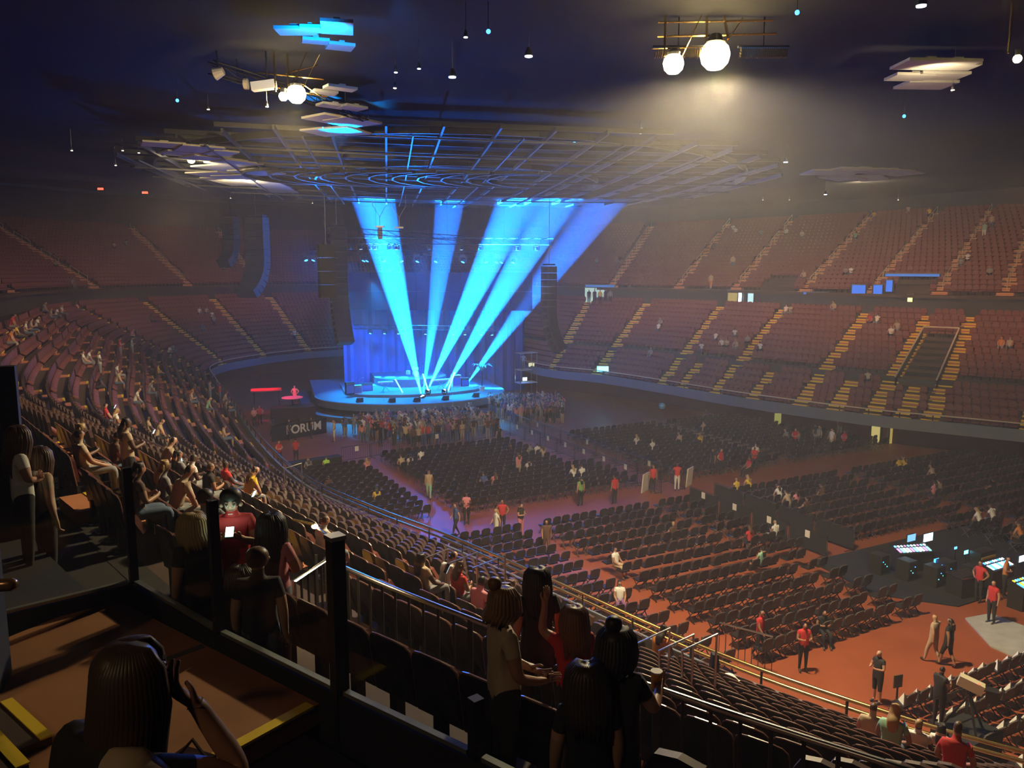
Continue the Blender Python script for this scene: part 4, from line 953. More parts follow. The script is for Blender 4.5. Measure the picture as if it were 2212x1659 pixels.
POSE = {'stand': S0, 'phone': S_phone, 'walk': S_walk, 'fold': S_fold, 'hip': S_hip, 'up': S_up, 'sit': T0, 'sitphone': T1, 'sitlean': T2}
PM = {}
def pm(pose, lh, sk):
    k = (pose, lh, sk)
    if k not in PM: PM[k] = body('body_'+pose, POSE[pose], lh, 1, (), sk)
    return PM[k]
CL = {'white': (.75, .72, .68), 'red': (.55, .03, .03), 'pink': (.7, .25, .3), 'black': (.02, .02, .022), 'grey': (.25, .25, .26), 'blue': (.06, .1, .3), 'beige': (.5, .38, .26), 'green': (.2, .4, .12), 'yellow': (.75, .5, .05), 'denim': (.1, .14, .22), 'purple': (.2, .08, .25), 'brown': (.12, .06, .035), 'orange': (.6, .2, .04), 'lime': (.45, .8, .1), 'mint': (.3, .55, .4)}
def cmat(n): return mat('cloth_'+n, CL[n], .8)
SKN = [mat('skin_light', (.55, .3, .2), .5), mat('skin_tan', (.38, .19, .11), .5), mat('skin_dark', (.12, .06, .04), .5)]
HRM = {'dark': mat('hair_dark', (.02, .013, .01), .5), 'brown': mat('hair_brown', (.09, .045, .02), .5), 'blond': mat('hair_blond', (.4, .26, .11), .5), 'grey': mat('hair_grey', (.4, .38, .35), .6)}
def person(p, rz, pose, top, bot, hair='dark', lh=False, sk=False, label=None, skin=0, group=None, sc=1.):
    o = bpy.data.objects.new('person', pm(pose, lh, sk)); COL.objects.link(o); o.location = p; o.rotation_euler = (0, 0, rz); o.scale = (sc,)*3
    ms = [SKN[skin], cmat(top), cmat(bot), mat('shoe', (.04, .035, .035), .5), HRM[hair], cmat(bot)]
    for sl, m in zip(o.material_slots, ms): sl.link = 'OBJECT'; sl.material = m
    return tag(o, label, 'person', group)
def face(dx, dy): return math.atan2(-dx, dy)
TOWN = face(*A); CAMF = face(0, -1)
# ---- crowd standing before the stage
cnt = {}
def clook():
    top = random.choice(['white', 'black', 'black', 'grey', 'red', 'blue', 'beige', 'brown', 'denim', 'black', 'denim', 'purple', 'brown', 'grey', 'black', 'pink'])
    return top, random.choice(['black', 'denim', 'denim', 'grey', 'beige', 'blue']), random.choice(['dark', 'dark', 'brown', 'blond']), random.random() < .5, random.random() < .4, random.choice([0, 0, 1, 2])
def scatter(n, s0, s1, t0, t1, ok, jit):
    pts = []; tries = 0
    while len(pts) < n and tries < 20000:
        tries += 1; s, t = random.uniform(s0, s1), random.uniform(t0, t1); w = ST(s, t); q = proj((w[0], w[1], 0))
        if ok(q[0], q[1]) and all((s-a)**2+(t-b)**2 > jit**2 for a, b, _ in pts): pts.append((s, t, w))
    return pts
CPO = ['stand', 'phone', 'fold', 'stand', 'hip', 'up']
nearc = scatter(150, 54.8, 62.5, 12, 29, lambda x, y: 725 < x < 1075 and y < (958 if x < 850 else 990) and y > 903 and not (x < 760 and y > 948), .42)
nearc.sort(key=lambda c: c[2][1]); seen_l = set()
for k, (s, t, w) in enumerate(nearc[:85]):
    for _ in range(60):
        top, bot, hair, lh, sk, skn = clook(); lab = '%s top, %s %s and %s %s hair, person standing in the crowd' % (top, bot, 'shorts' if sk else 'trousers', 'long' if lh else 'short', hair)
        if lab not in seen_l: break
    seen_l.add(lab); person((w[0], w[1], 0), TOWN+random.gauss(0, .45), random.choice(CPO), top, bot, hair, lh, sk, lab, skn, 'crowd before the stage', random.uniform(.93, 1.05))
farc = scatter(170, 55.5, 68, 31.7, 43, lambda x, y: 1035 < x < 1215 and 884 < y < 916, .45)
vs, fs, ms, ns = [], [], [], 0; cm_l = []
def cslot(m):
    if m not in cm_l: cm_l.append(m)
    return cm_l.index(m)
for (s, t, w) in nearc[85:]+farc:                                  # the rest of the crowd, behind those in front
    top, bot, hair, lh, sk, skn = clook(); me = pm(random.choice(CPO), lh, sk); n = len(me.vertices); co = np.empty(n*3); me.vertices.foreach_get('co', co); co = co.reshape(-1, 3)*random.uniform(.93, 1.05)
    a = TOWN+random.gauss(0, .4); c, sn = math.cos(a), math.sin(a); vs.append(np.stack([co[:, 0]*c-co[:, 1]*sn+w[0], co[:, 0]*sn+co[:, 1]*c+w[1], co[:, 2]], 1))
    sl = [cslot(m) for m in (SKN[skn], cmat(top), cmat(bot), mat('shoe', (.04, .035, .035), .5), HRM[hair], cmat(bot))]
    for pl_ in me.polygons: fs.append([v+ns for v in pl_.vertices]); ms.append(sl[pl_.material_index])
    ns += n
me = bpy.data.meshes.new('people'); me.from_pydata(np.concatenate(vs).tolist(), [], fs)
for m in cm_l: me.materials.append(m)
me.polygons.foreach_set('material_index', ms); me.polygons.foreach_set('use_smooth', [True]*len(ms)); me.update()
tag(link('people', me), 'packed standing crowd before the stage on both sides of the centre walkway', 'crowd', kind='stuff')
# ---- single people on the floor : px, py of the feet
FP = [(722, 955, 'hip', 'white', 'white', 'blond', 1, 1, 'person in white dress with long blond hair on the orange floor', 0), (640, 1000, 'fold', 'red', 'black', 'dark', 0, 0, 'person in red shirt by the black skirted table', 1),
      (604, 1005, 'fold', 'red', 'black', 'dark', 0, 0, 'person in red shirt at the left corner of the orange floor', 0), (822, 965, 'stand', 'black', 'black', 'dark', 0, 0, 'person all in black at the crowd fence, left one', 1), (853, 962, 'fold', 'black', 'black', 'dark', 0, 0, 'person all in black at the crowd fence, right one', 2),
      (1078, 968, 'stand', 'black', 'black', 'dark', 1, 1, 'person in black shorts outfit behind the crowd fence', 0), (1040, 930, 'walk', 'pink', 'grey', 'brown', 1, 1, 'person in pink at the right end of the fence', 0),
      (927, 1078, 'walk', 'beige', 'mint', 'brown', 1, 0, 'person in beige top and pale green trousers in the front block aisle', 1), (1008, 1133, 'phone', 'pink', 'black', 'dark', 0, 0, 'staff member in pinkish red shirt at the cross aisle, left one', 2), (1085, 1150, 'hip', 'red', 'black', 'dark', 0, 0, 'staff member in red shirt standing on the cross aisle, middle', 1),
      (985, 1160, 'walk', 'blue', 'black', 'dark', 0, 0, 'person in blue walking behind the red-shirted staff member', 0), (1125, 1160, 'phone', 'black', 'pink', 'dark', 1, 0, 'person in black top with pink trousers on the cross aisle', 0), (1072, 1172, 'walk', 'white', 'white', 'blond', 1, 1, 'person in white with long hair stepping into the rear aisle', 0),
      (1327, 1090, 'stand', 'red', 'black', 'dark', 0, 0, 'tall staff member in red shirt on the orange cross aisle, right one', 1), (1254, 1094, 'stand', 'green', 'black', 'dark', 1, 0, 'person in dark green top at the centre of the cross aisle', 0), (1120, 1035, 'walk', 'pink', 'beige', 'brown', 1, 1, 'person in pink top among the front chairs', 0),
      (1180, 1200, 'walk', 'brown', 'brown', 'brown', 0, 0, 'person in brown walking up the rear block aisle', 1), (1410, 1065, 'stand', 'red', 'black', 'dark', 0, 0, 'staff member in red shirt by the white board', 1), (1462, 1060, 'hip', 'red', 'white', 'dark', 0, 0, 'staff member in red shirt at the walkway gate', 2),
      (1556, 1025, 'hip', 'red', 'black', 'brown', 0, 0, 'person in red top beyond the walkway at the far cross aisle', 0), (1539, 1025, 'stand', 'black', 'black', 'dark', 0, 0, 'person in black beyond the walkway gate', 1), (1616, 1030, 'sit', 'red', 'black', 'dark', 0, 0, 'staff member in red seated in the far cross aisle', 1), (1628, 1020, 'fold', 'red', 'black', 'dark', 0, 0, 'staff member in red with black trousers in the far cross aisle', 2), (1630, 1012, 'phone', 'white', 'black', 'brown', 0, 0, 'person in white checking a lit device in the far cross aisle', 0),
      (1716, 975, 'fold', 'red', 'black', 'dark', 0, 0, 'person in red by the far stand wall', 0), (1768, 968, 'stand', 'grey', 'black', 'brown', 1, 1, 'person in grey before the far maroon wall', 0), (1760, 965, 'hip', 'black', 'grey', 'dark', 0, 0, 'person in black before the far maroon wall', 1), (1795, 975, 'walk', 'white', 'beige', 'dark', 1, 0, 'person in white near the lit doorway', 0), (1822, 980, 'fold', 'red', 'black', 'dark', 0, 0, 'person in red near the lit doorway', 1), (1812, 945, 'walk', 'brown', 'grey', 'brown', 0, 0, 'person in brown climbing by the far wall', 1),
      (1890, 955, 'stand', 'orange', 'red', 'dark', 0, 0, 'person in orange and red standing in the lit doorway', 1), (1980, 960, 'hip', 'red', 'brown', 'dark', 0, 0, 'person in red right of the lit doorway', 1),
      (2140, 1348, 'stand', 'red', 'black', 'brown', 0, 0, 'staff member in red shirt standing behind the mixing desks', 0), (2112, 1300, 'hip', 'red', 'black', 'dark', 0, 0, 'person in red beside the mixing desks', 1), (2168, 1290, 'fold', 'orange', 'black', 'brown', 0, 0, 'person in orange top at the right end of the mixing desks', 0),
      (2013, 1432, 'walk', 'beige', 'beige', 'blond', 0, 0, 'person all in beige with a cap crossing the open aisle', 0), (2045, 1440, 'walk', 'black', 'black', 'dark', 1, 1, 'person in black walking beside the beige one', 1), (1893, 1518, 'phone', 'black', 'black', 'grey', 0, 1, 'grey-haired person in a long dark coat on the open aisle', 0),
      (1733, 1450, 'phone', 'red', 'black', 'dark', 0, 0, 'staff member in red polo at the front of the near rail steps', 1), (1640, 1420, 'walk', 'red', 'black', 'dark', 0, 0, 'staff member in red leaning over the entry railing', 1),
      (1775, 1390, 'sitphone', 'black', 'black', 'dark', 0, 0, 'person in black seated with a lit phone near the last chair row', 1), (1330, 1245, 'sit', 'white', 'beige', 'brown', 0, 1, 'person in white with a red cap sitting alone in the rear block', 1), (1338, 1325, 'sit', 'white', 'purple', 'dark', 1, 0, 'person in white top standing out by the near rail', 1),
      (1135, 830, 'hip', 'white', 'beige', 'brown', 0, 0, 'person in white at the lit side desk right of the stage', 0), (2140, 1080, 'sit', 'black', 'black', 'dark', 0, 0, 'person in black seated by the dark wall at the right', 1)]
for (px, py, pose, top, bot, hair, lh, sk, lab, skin) in FP:
    if px == 1135: q = (1.2, 84.0); z = 2.64
    else: q = unp(px, py, 0); z = 0
    person((q[0], q[1], z), random.choice([CAMF, TOWN, TOWN+1.5, CAMF+.8]), pose, top, bot, hair, bool(lh), bool(sk), lab, skin)
# seated in floor chairs : pixel of the chest
SFC = [(675, 990, 'grey', 'grey'), (708, 990, 'lime', 'black'), (803, 1000, 'pink', 'beige'), (865, 990, 'beige', 'black'), (881, 993, 'white', 'pink'), (911, 988, 'white', 'pink'), (818, 1070, 'yellow', 'brown'), (708, 1035, 'brown', 'black'), (1068, 1028, 'pink', 'grey'), (1052, 1032, 'blue', 'black'), (1243, 1020, 'white', 'black'), (1262, 1018, 'white', 'denim'), (1145, 1005, 'white', 'black'), (1160, 965, 'white', 'grey'), (1172, 963, 'beige', 'grey'), (1148, 966, 'grey', 'black'), (1105, 966, 'black', 'denim'),
       (1410, 955, 'white', 'black'), (1380, 945, 'white', 'denim'), (1470, 945, 'beige', 'black'), (1520, 945, 'yellow', 'black'), (1515, 920, 'beige', 'grey'), (1528, 895, 'purple', 'black'), (1350, 925, 'black', 'grey'), (1690, 1060, 'white', 'grey'), (1708, 1068, 'beige', 'grey'), (1730, 1075, 'pink', 'black'), (1745, 1080, 'brown', 'black'), (1780, 1055, 'brown', 'black'), (1950, 995, 'yellow', 'beige'), (1962, 992, 'yellow', 'black'), (2022, 1020, 'beige', 'black'), (2010, 1045, 'pink', 'black'), (2030, 1050, 'beige', 'black'), (2130, 1110, 'white', 'black'), (2155, 1112, 'white', 'grey'), (1655, 1195, 'mint', 'black'), (1680, 1145, 'white', 'grey'), (1625, 1140, 'red', 'black'), (1455, 1140, 'brown', 'black'), (2205, 1135, 'orange', 'brown'), (1600, 1045, 'yellow', 'black'), (1616, 1047, 'yellow', 'black'), (1700, 935, 'grey', 'black'), (1730, 940, 'grey', 'black')]
FA = np.array([proj((c[1], c[2], .95))[:2] for c in FCH])
for k, (px, py, top, bot) in enumerate(SFC):
    i = int(((FA-(px, py))**2).sum(1).argmin()); c = FCH[i]
    person((c[1]+A[0]*.05, c[2]+A[1]*.05, -.02), c[4], random.choice(['sit', 'sitphone', 'sitlean']), top, bot, random.choice(['dark', 'brown', 'blond']), k % 2 == 0, k % 3 == 0, 'person in %s sitting on a floor chair, %s %s' % (top, ordn(k) if k < 20 else nth(k), 'from the stage end'), k % 3)
# seated or standing in the stands : pixel of the chest
SA = np.array([proj((s[1], s[2], s[3]+.95))[:2] for s in SEATS])
SST = [(180, 770, 'white'), (195, 775, 'white'), (222, 790, 'white'), (240, 810, 'beige'), (262, 800, 'white'), (200, 820, 'black'), (268, 750, 'red'), (280, 748, 'mint'), (305, 835, 'grey'), (300, 850, 'white'), (360, 748, 'white'), (372, 750, 'grey'), (278, 715, 'pink'), (345, 795, 'yellow'), (400, 850, 'orange'), (405, 858, 'beige'), (445, 850, 'grey'), (468, 852, 'red'), (452, 865, 'mint'), (512, 850, 'white'), (520, 845, 'beige'), (498, 860, 'black'), (15, 690, 'red'), (30, 700, 'yellow'), (8, 715, 'orange'), (45, 695, 'white'), (78, 705, 'white'), (60, 690, 'beige'), (95, 665, 'grey'), (120, 668, 'white'), (130, 665, 'white'), (105, 670, 'beige'), (165, 660, 'pink'), (430, 670, 'white'), (442, 668, 'beige'), (458, 680, 'white'), (462, 690, 'grey'), (440, 700, 'blue'), (328, 690, 'brown'), (641, 718, 'white'), (245, 530, 'beige'), (270, 522, 'grey'), (120, 560, 'grey'), (150, 620, 'grey'), (480, 575, 'grey'),
       (240, 880, 'red'), (250, 892, 'white'), (320, 915, 'beige'), (335, 922, 'beige'), (235, 965, 'brown'), (270, 975, 'beige'), (345, 985, 'beige'), (385, 1000, 'grey'), (400, 1015, 'white'), (480, 930, 'beige'), (430, 1045, 'black'), (320, 1080, 'grey'), (345, 1090, 'beige'), (295, 1080, 'brown'), (490, 1020, 'red'), (520, 1030, 'yellow'), (155, 1015, 'beige'), (140, 1000, 'black'), (680, 1165, 'white'), (515, 840, 'beige'),
       (1545, 720, 'white'), (1430, 690, 'grey'), (1425, 705, 'white'), (1590, 710, 'white'), (1560, 740, 'white'), (1570, 742, 'beige'), (1515, 748, 'white'), (1590, 735, 'beige'), (1620, 735, 'grey'), (1650, 740, 'white'), (1410, 750, 'grey'), (1685, 665, 'white'), (1705, 665, 'beige'), (1805, 652, 'beige'), (1885, 690, 'red'), (1898, 685, 'white'), (1930, 705, 'white'), (1940, 700, 'beige'), (1878, 800, 'beige'), (2170, 740, 'orange'), (2190, 742, 'beige'), (1582, 488, 'white'), (1590, 492, 'white'), (1537, 525, 'grey'), (1650, 500, 'grey'), (1700, 495, 'white'), (1730, 502, 'beige'), (1850, 498, 'mint'), (1888, 462, 'yellow'), (1830, 580, 'grey'), (1845, 582, 'white'), (1740, 590, 'beige'), (2080, 555, 'grey'), (2095, 548, 'white'), (2140, 585, 'grey'), (2015, 455, 'yellow'), (1968, 440, 'beige'), (1335, 560, 'grey'), (1290, 560, 'grey'),
       (928, 1232, 'beige'), (962, 1240, 'white'), (995, 1262, 'red'), (1035, 1280, 'pink'), (1110, 1275, 'brown'), (1130, 1285, 'black'), (1440, 1345, 'orange'), (1870, 1570, 'beige'), (1930, 1578, 'mint'), (1980, 1595, 'white'), (2030, 1590, 'white'), (2060, 1640, 'red')]
used = set()
for k, (px, py, top) in enumerate(SST):
    o_ = np.argsort(((SA-(px, py))**2).sum(1))
    for i in o_:
        if i not in used: used.add(i); break
    s = SEATS[i]; nrm = PN(s[7]); where = 'the near stand' if s[0] < 32 and s[5] == 'low' else ('the left ' if px < 700 else 'the far ')+('lower stand' if s[5] == 'low' else 'upper stand')
    st_ = k in (2, 6, 7, 16, 17, 35, 36, 39, 50)
    person((s[1]-nrm[0]*.05, s[2]-nrm[1]*.05, s[3]-.02), s[4]+PI if True else 0, ('phone' if st_ else random.choice(['sit', 'sitphone', 'sitlean'])), top, random.choice(['black', 'denim', 'grey']), random.choice(['dark', 'dark', 'brown', 'blond']), k % 2 == 0, k % 3 == 0,
           'person in %s %s in %s, %s seat row, number %d counted from the left of the photo' % (top, 'standing' if st_ else 'seated', where, ordn(s[6]), sorted(range(len(SST)), key=lambda j: SST[j][0]).index(k)+1) if False else 'person in %s %s in row %d of %s, %s from left' % (top, 'standing' if st_ else 'seated', s[6]+1, where, nth(sorted(range(len(SST)), key=lambda j: SST[j][0]).index(k))), k % 3)
# two climbing the stairs of the far upper stand, one on the next aisle
for px, py, dep, top, bot, lab in ((2120, 570, 76, 'mint', 'white', 'person in pale green climbing the far upper stairs'), (2135, 560, 77, 'beige', 'denim', 'person in beige climbing the far upper stairs'), (1535, 625, 86, 'beige', 'orange', 'person in beige at the foot of the far upper stairs'), (1583, 575, 90, 'beige', 'denim', 'person in beige halfway up the far upper stairs')):
    p = atd(px, py, dep); u_, d_ = ud((p.x, p.y)); zz = zu(max(0, min(NU-1, round((d_-17.5)/.88)))); person((p.x, p.y, zz), CAMF+2.5, 'walk', top, bot, 'brown', False, True, lab, 0)

# ---- near figures
def near_person(J, p, rz, top, bot, hair, lab, fingers='LR', lower=None, skin=0, sub=2, curl=.6, sc=1., sk=False, face_=True):
    me = body('body', J, False, sub, fingers, sk, curl=curl); o = bpy.data.objects.new('person', me); COL.objects.link(o); o.location = p; o.rotation_euler = (0, 0, rz); o.scale = (sc,)*3
    ms = [SKN[skin], cmat(top), cmat(bot), mat('shoe', (.04, .035, .035), .5), HRM[hair], cmat(lower or bot)]
    for k, m in enumerate(ms): me.materials[k] = m
    tag(o, lab, 'person')
    if face_:
        hd = Vector(J['hd2'][0]); nz = Vector(J['nose'][0]); f = (nz-hd); f.z = 0; f.normalize(); r = Vector((f.y, -f.x, 0)); dz = nz.z-hd.z
        for x in (-1, 1):
            e = hd+f*.088+r*.033*x+Vector((0, 0, dz+.035)); MB().ball((0, 0, 0), .013, 8).obj('eye', mat('eye_white', (.6, .58, .55), .2), o, True, loc=e)
            MB().ball((0, 0, 0), .006, 6).obj('pupil', M_BLACK, o, loc=e+f*.009)
            MB().bar(e+Vector((0, 0, .022))-r*.018+f*.006, e+Vector((0, 0, .024))+r*.018+f*.006, .008, .005).obj('eyebrow', HRM[hair], o)
            MB().ball((0, 0, 0), .022, 8).obj('ear', SKN[skin], o, True, loc=hd+r*.09*x+Vector((0, 0, dz+.02)))
        MB().bar(hd+f*.092+Vector((0, 0, dz-.045))-r*.022, hd+f*.092+Vector((0, 0, dz-.045))+r*.022, .009, .01).obj('mouth', mat('lip', (.4, .13, .1), .5), o)
    return o
def strands(o, J, L, w, m, vol=1., seed=1, back=True, n=26):
    """hair child: overlapping locks falling from the crown"""
    rs = random.Random(seed); hd = Vector(J['hd2'][0]); nz = Vector(J['nose'][0]); f = (nz-hd); f.z = 0; f.normalize(); r = Vector((f.y, -f.x, 0)); mb = MB()
    mb2 = MB(); mb2.lathe(hd+Vector((0, 0, .0))-f*.022, [(.084*vol, -.06), (.099*vol, -.02), (.104*vol, .02), (.096*vol, .055), (.075*vol, .083), (.043*vol, .101), (.008, .108)], 24)
    mb2.obj('hair_cap', m, o, True)
    for k in range(n if L > .06 else 0):
        a = PI*.22+PI*1.56*(k+.5)/n; d = f*math.cos(a)+r*math.sin(a); top = hd+Vector((0, 0, .10))-f*.02; l = L*rs.uniform(.85, 1.1); pts = [top+d*.012, hd+d*.07*vol+Vector((0, 0, .088)), hd+d*.106*vol+Vector((0, 0, .035)), hd+d*.118*vol+Vector((0, 0, -.08)), hd+d*(.12*vol)-f*.03+Vector((0, 0, -.08-l*.45)), hd+d*(.11*vol+rs.uniform(-.015, .02))-f*.05+Vector((0, 0, -.08-l))]
        mb.tube(pts, [w*.35, w*.55, w*.85, w, w*.9, w*.25], 6)
    if L > .06: mb.obj('hair', m, o, True)
# seated girl in front of the camera, seen from behind, hand at her face
JG = sit(mod(S0, hd1=(.02, .04, 1.565), hd2=(.025, .045, 1.64), hd3=(.02, .035, 1.71), nose=(.085, .145, 1.60)), lean=.18)
JG = mod(JG, shR=(.17, .08, .98), elR=(.30, .36, .86), wrR=(.16, .30, 1.08), haR=(.125, .255, 1.145), elL=(-.25, .16, .74), wrL=(-.16, .42, .64), haL=(-.12, .48, .62))
gp = atd(262, 1450, 2.35)
girl = near_person(JG, (gp.x-.09, gp.y-.10, gp.z-1.245), -.55, 'black', 'black', 'brown', 'person with long fair hair seated before the camera, hand raised to the face', 'LR', skin=1, curl=.9)
strands(girl, JG, .5, .022, mat('hair_fair', (.075, .045, .022), .45), 1.0, 3, n=46)
m = MB(); m.tube([(.10, .02, 1.02), (.17, .05, 1.0), (.24, .1, .95)], [.05, .075, .055], 8); m.obj('ruffled_sleeve', cmat('beige'), girl, True)
o = MB().lathe((0, 0, 0), [(.012, 0), (.012, .01)], 8).obj('bracelet', M_BLACK, girl, loc=JG['wrR'][0]); o.scale = (2.6, 2.6, 1)
tg = thing('hand_bag', 'dark brown leather bag end by the seated person', 'bag', (*unp(420, 1665, 10.25), 10.15)); MB().box((0, 0, .1), (.34, .16, .2), rz=-.4, taper=.7).obj('body', mat('leather', (.05, .02, .012), .3), tg); MB().tube([(-.1, .03, .18), (0, .0, .3), (.1, -.03, .18)], .012, 6).obj('handle', mat('leather', (.05, .02, .012), .3), tg)
# chair under her
tg = thing('arena_seat', 'dark seat carrying the person with long fair hair', 'seat', (gp.x-.03, gp.y-.12, gp.z-1.30), -.55+PI); link('backrest', NSM[0], tg, (0, .12, 0)); MB().box((0, 0, .44), (.46, .44, .08)).obj('seat_cushion', M_RED, tg); link('pedestal', NSM[4], tg)
# standing pair and others beyond the glass
def at_walk(px, py, dep, z): p = atd(px, py, dep); return Vector((p.x, p.y, z))
JB = mod(S0, elL=(-.24, .08, 1.18), wrL=(-.09, .25, 1.29), haL=(-.04, .29, 1.34), elR=(.24, .08, 1.18), wrR=(.09, .25, 1.29), haR=(.04, .29, 1.34), hd2=(0, .05, 1.635), hd1=(0, .03, 1.565), hd3=(0, .045, 1.705), nose=(0, .135, 1.555))
b = near_person(JB, at_walk(500, 1090, 7.6, 9.34), CAMF+.25, 'red', 'black', 'dark', 'teenager in red shirt looking down at a bright phone beyond the glass', 'LR', 'black')
strands(b, JB, .03, .02, HRM['dark'], 1.03, 5, n=20)
ph = bpy.data.objects.new('phone', MB().box((0, 0, 0), (.075, .15, .01)).mesh('phone', M_BLACK)); 
tg = thing('phone', 'brightly lit phone held by the teenager in red', 'phone', b.location+Vector((.10, -.36, 1.40)), CAMF+.25); MB().box((0, 0, 0), (.078, .155, .01), rx=-.35).obj('case', M_BLACK, tg); MB().box((0, .003, .0085), (.07, .14, .004), rx=-.35).obj('screen', emit('phone_screen', (.55, 1, .85), 14), tg)
spot(b.location+Vector((.09, -.34, 1.43)), b.location+Vector((.0, -.08, 1.6)), 5, (.6, 1, .85), 120, .5, .05)
J = S0; b2 = near_person(S0, at_walk(556, 1210, 6.75, 9.08), 0.15, 'black', 'denim', 'brown', 'person in black T-shirt with short brown hair behind the glass', 'LR', sc=.97); strands(b2, S0, .02, .02, mat('hair_auburn', (.14, .06, .02), .45), 1.02, 8, n=20)
b3 = near_person(S_fold, at_walk(586, 1160, 7.5, 9.1), -.2, 'pink', 'denim', 'dark', 'person with long dark hair in strappy top and denim shorts', 'LR', None, 1, sk=True); strands(b3, S_fold, .45, .03, HRM['dark'], 1.1, 9)
b4 = near_person(S0, at_walk(418, 1130, 7.2, 9.2), .9, 'black', 'black', 'blond', 'person with curly blond hair in black left of the bright phone', 'LR'); strands(b4, S0, .14, .03, HRM['blond'], 1.15, 11)
b5 = near_person(S0, at_walk(516, 1185, 6.9, 8.85), .1, 'black', 'black', 'dark', 'dark silhouetted person with black hair before the teenager in red', 'LR', sc=.97); strands(b5, S0, .25, .03, HRM['dark'], 1.1, 12)
b6 = near_person(S_hip, at_walk(440, 1035, 9.8, 8.7), .6, 'grey', 'black', 'dark', 'person in striped short-sleeved top farther down the aisle', 'LR'); strands(b6, S_hip, .03, .02, HRM['dark'], 1.0, 13, n=18)
stp = MB()
for k in range(7): stp.lathe((0, -.01, 1.12+.05*k), [(.165, 0), (.165, .018)], 14)
stp.obj('shirt_stripes', cmat('white'), b6, True).scale = (1.02, .74, 1)
b7 = near_person(S_fold, at_walk(42, 985, 8.6, 9.75), -.9, 'white', 'black', 'brown', 'person in white with long brown hair leaning at the left edge', 'LR', None, 1); strands(b7, S_fold, .35, .03, HRM['brown'], 1.12, 14)
b8 = near_person(S0, at_walk(86, 1010, 8.9, 9.5), -.6, 'beige', 'black', 'brown', 'person in beige top beside the one at the left edge', 'LR', None, 0, sc=.97); strands(b8, S0, .3, .03, HRM['brown'], 1.1, 15)
# right of the big post
JP = mod(S0, elL=(-.24, .0, 1.12), wrL=(-.05, .24, 1.03), haL=(.03, .28, 1.03), elR=(.25, .03, 1.13), wrR=(.12, .27, 1.0), haR=(.06, .34, .99))
c1 = near_person(JP, at_walk(1088, 1330, 5.5, 9.22), -1.25, 'beige', 'black', 'brown', 'person in beige T-shirt with brown hair in a bun, standing at the railing', 'LR', None, 1, curl=.9, sc=.98); strands(c1, JP, .08, .024, mat('hair_gold', (.22, .11, .035), .45), 1.04, 20, n=22)
MB().ball((0, 0, 0), .055, 10).obj('hair_bun', mat('hair_gold', (.22, .11, .035), .45), c1, True, loc=(0, -.07, 1.77))
c2 = near_person(S0, at_walk(1105, 1385, 5.2, 9.12), -.3, 'black', 'black', 'dark', 'dark-haired person in black directly in front of the beige T-shirt', 'LR', sc=.93) if False else None
JW = mod(S0, elR=(.24, .10, 1.18), wrR=(.20, .34, 1.2), haR=(.18, .41, 1.22))
c3 = near_person(JW, at_walk(1330, 1415, 5.0, 9.1), -.5, 'black', 'black', 'dark', 'tall dark silhouetted person with a bun beyond the low post', 'LR'); strands(c3, JW, .1, .026, HRM['dark'], 1.08, 21); MB().ball((0, 0, 0), .06, 10).obj('hair_bun', HRM['dark'], c3, True, loc=(0, -.05, 1.79))
c4 = near_person(S0, at_walk(1268, 1480, 4.85, 9.0), .1, 'black', 'black', 'dark', 'shorter dark silhouetted person with full hair near the low post', 'LR', sc=.96); strands(c4, S0, .28, .03, mat('hair_dusk', (.05, .03, .015), .45), 1.18, 22)
c5 = near_person(S0, at_walk(1160, 1400, 7.2, 8.75), .2, 'black', 'black', 'dark', 'dark person standing at the railing gap', 'LR', sc=.95); strands(c5, S0, .3, .03, HRM['dark'], 1.05, 23)
c6 = near_person(S_up, at_walk(1240, 1420, 6.9, 8.5), .3, 'red', 'black', 'brown', 'person in dark red top by the railing with auburn hair', 'LR', None, 1, sc=.95); strands(c6, S_up, .3, .03, mat('hair_auburn', (.14, .06, .02), .45), 1.08, 24)
tg = thing('drink_cup', 'cup with orange drink held by the tall silhouetted person', 'cup', c3.location+Vector((.33, .28, 1.16))); MB().lathe((0, 0, 0), [(.03, 0), (.042, .12), (.04, .12), (.038, .02)], 12).obj('cup', mat('amber_cup', (.7, .35, .03), .3), tg); MB().lathe((0, 0, .12), [(.043, 0), (.043, .012)], 12).obj('lid', M_WHITE, tg)
# glowing phones in the near left stand
for k, (px, py, D) in enumerate(((132, 988, 15), (390, 992, 22), (375, 990, 22.5), (492, 1025, 21), (548, 1066, 16), (332, 932, 27), (248, 878, 30), (965, 1228, 12.5), (1185, 1405, 8.2))):
    p = atd(px, py, D); tg = thing('phone', 'small glowing phone screen in the near stand, %s from the left' % ordn([0, 4, 3, 5, 6, 2, 1, 7, 8][k]), 'phone', p, 0, 'glowing phones in the near stand'); tg.rotation_euler = (.5, 0, .3*k); MB().box((0, 0, 0), (.085, .012, .16)).obj('case', M_BLACK, tg); MB().box((0, -.009, 0), (.075, .004, .145)).obj('screen', E_SCR, tg)
tg = thing('bright_torch', 'bright warm lamp on a rail arm above the near stand', 'lamp', atd(680, 1137, 9.2)); MB().ball((0, 0, 0), .04, 10, sc=(1, 1, .7)).obj('bulb', emit('torch', (1, .75, .35), 30), tg, True); MB().tube([(0, 0, .02), (-.28, .05, .07)], [.02, .012], 6).tube([(.03, 0, -.02), (.2, -.2, -.05), (.25, -.25, -.9)], .015, 5).obj('arm', M_BRASS, tg)
spot(tg.location+Vector((0, 0, -.06)), tg.location+Vector((.1, .2, -2)), 60, (1, .7, .35), 140, .6, .05)

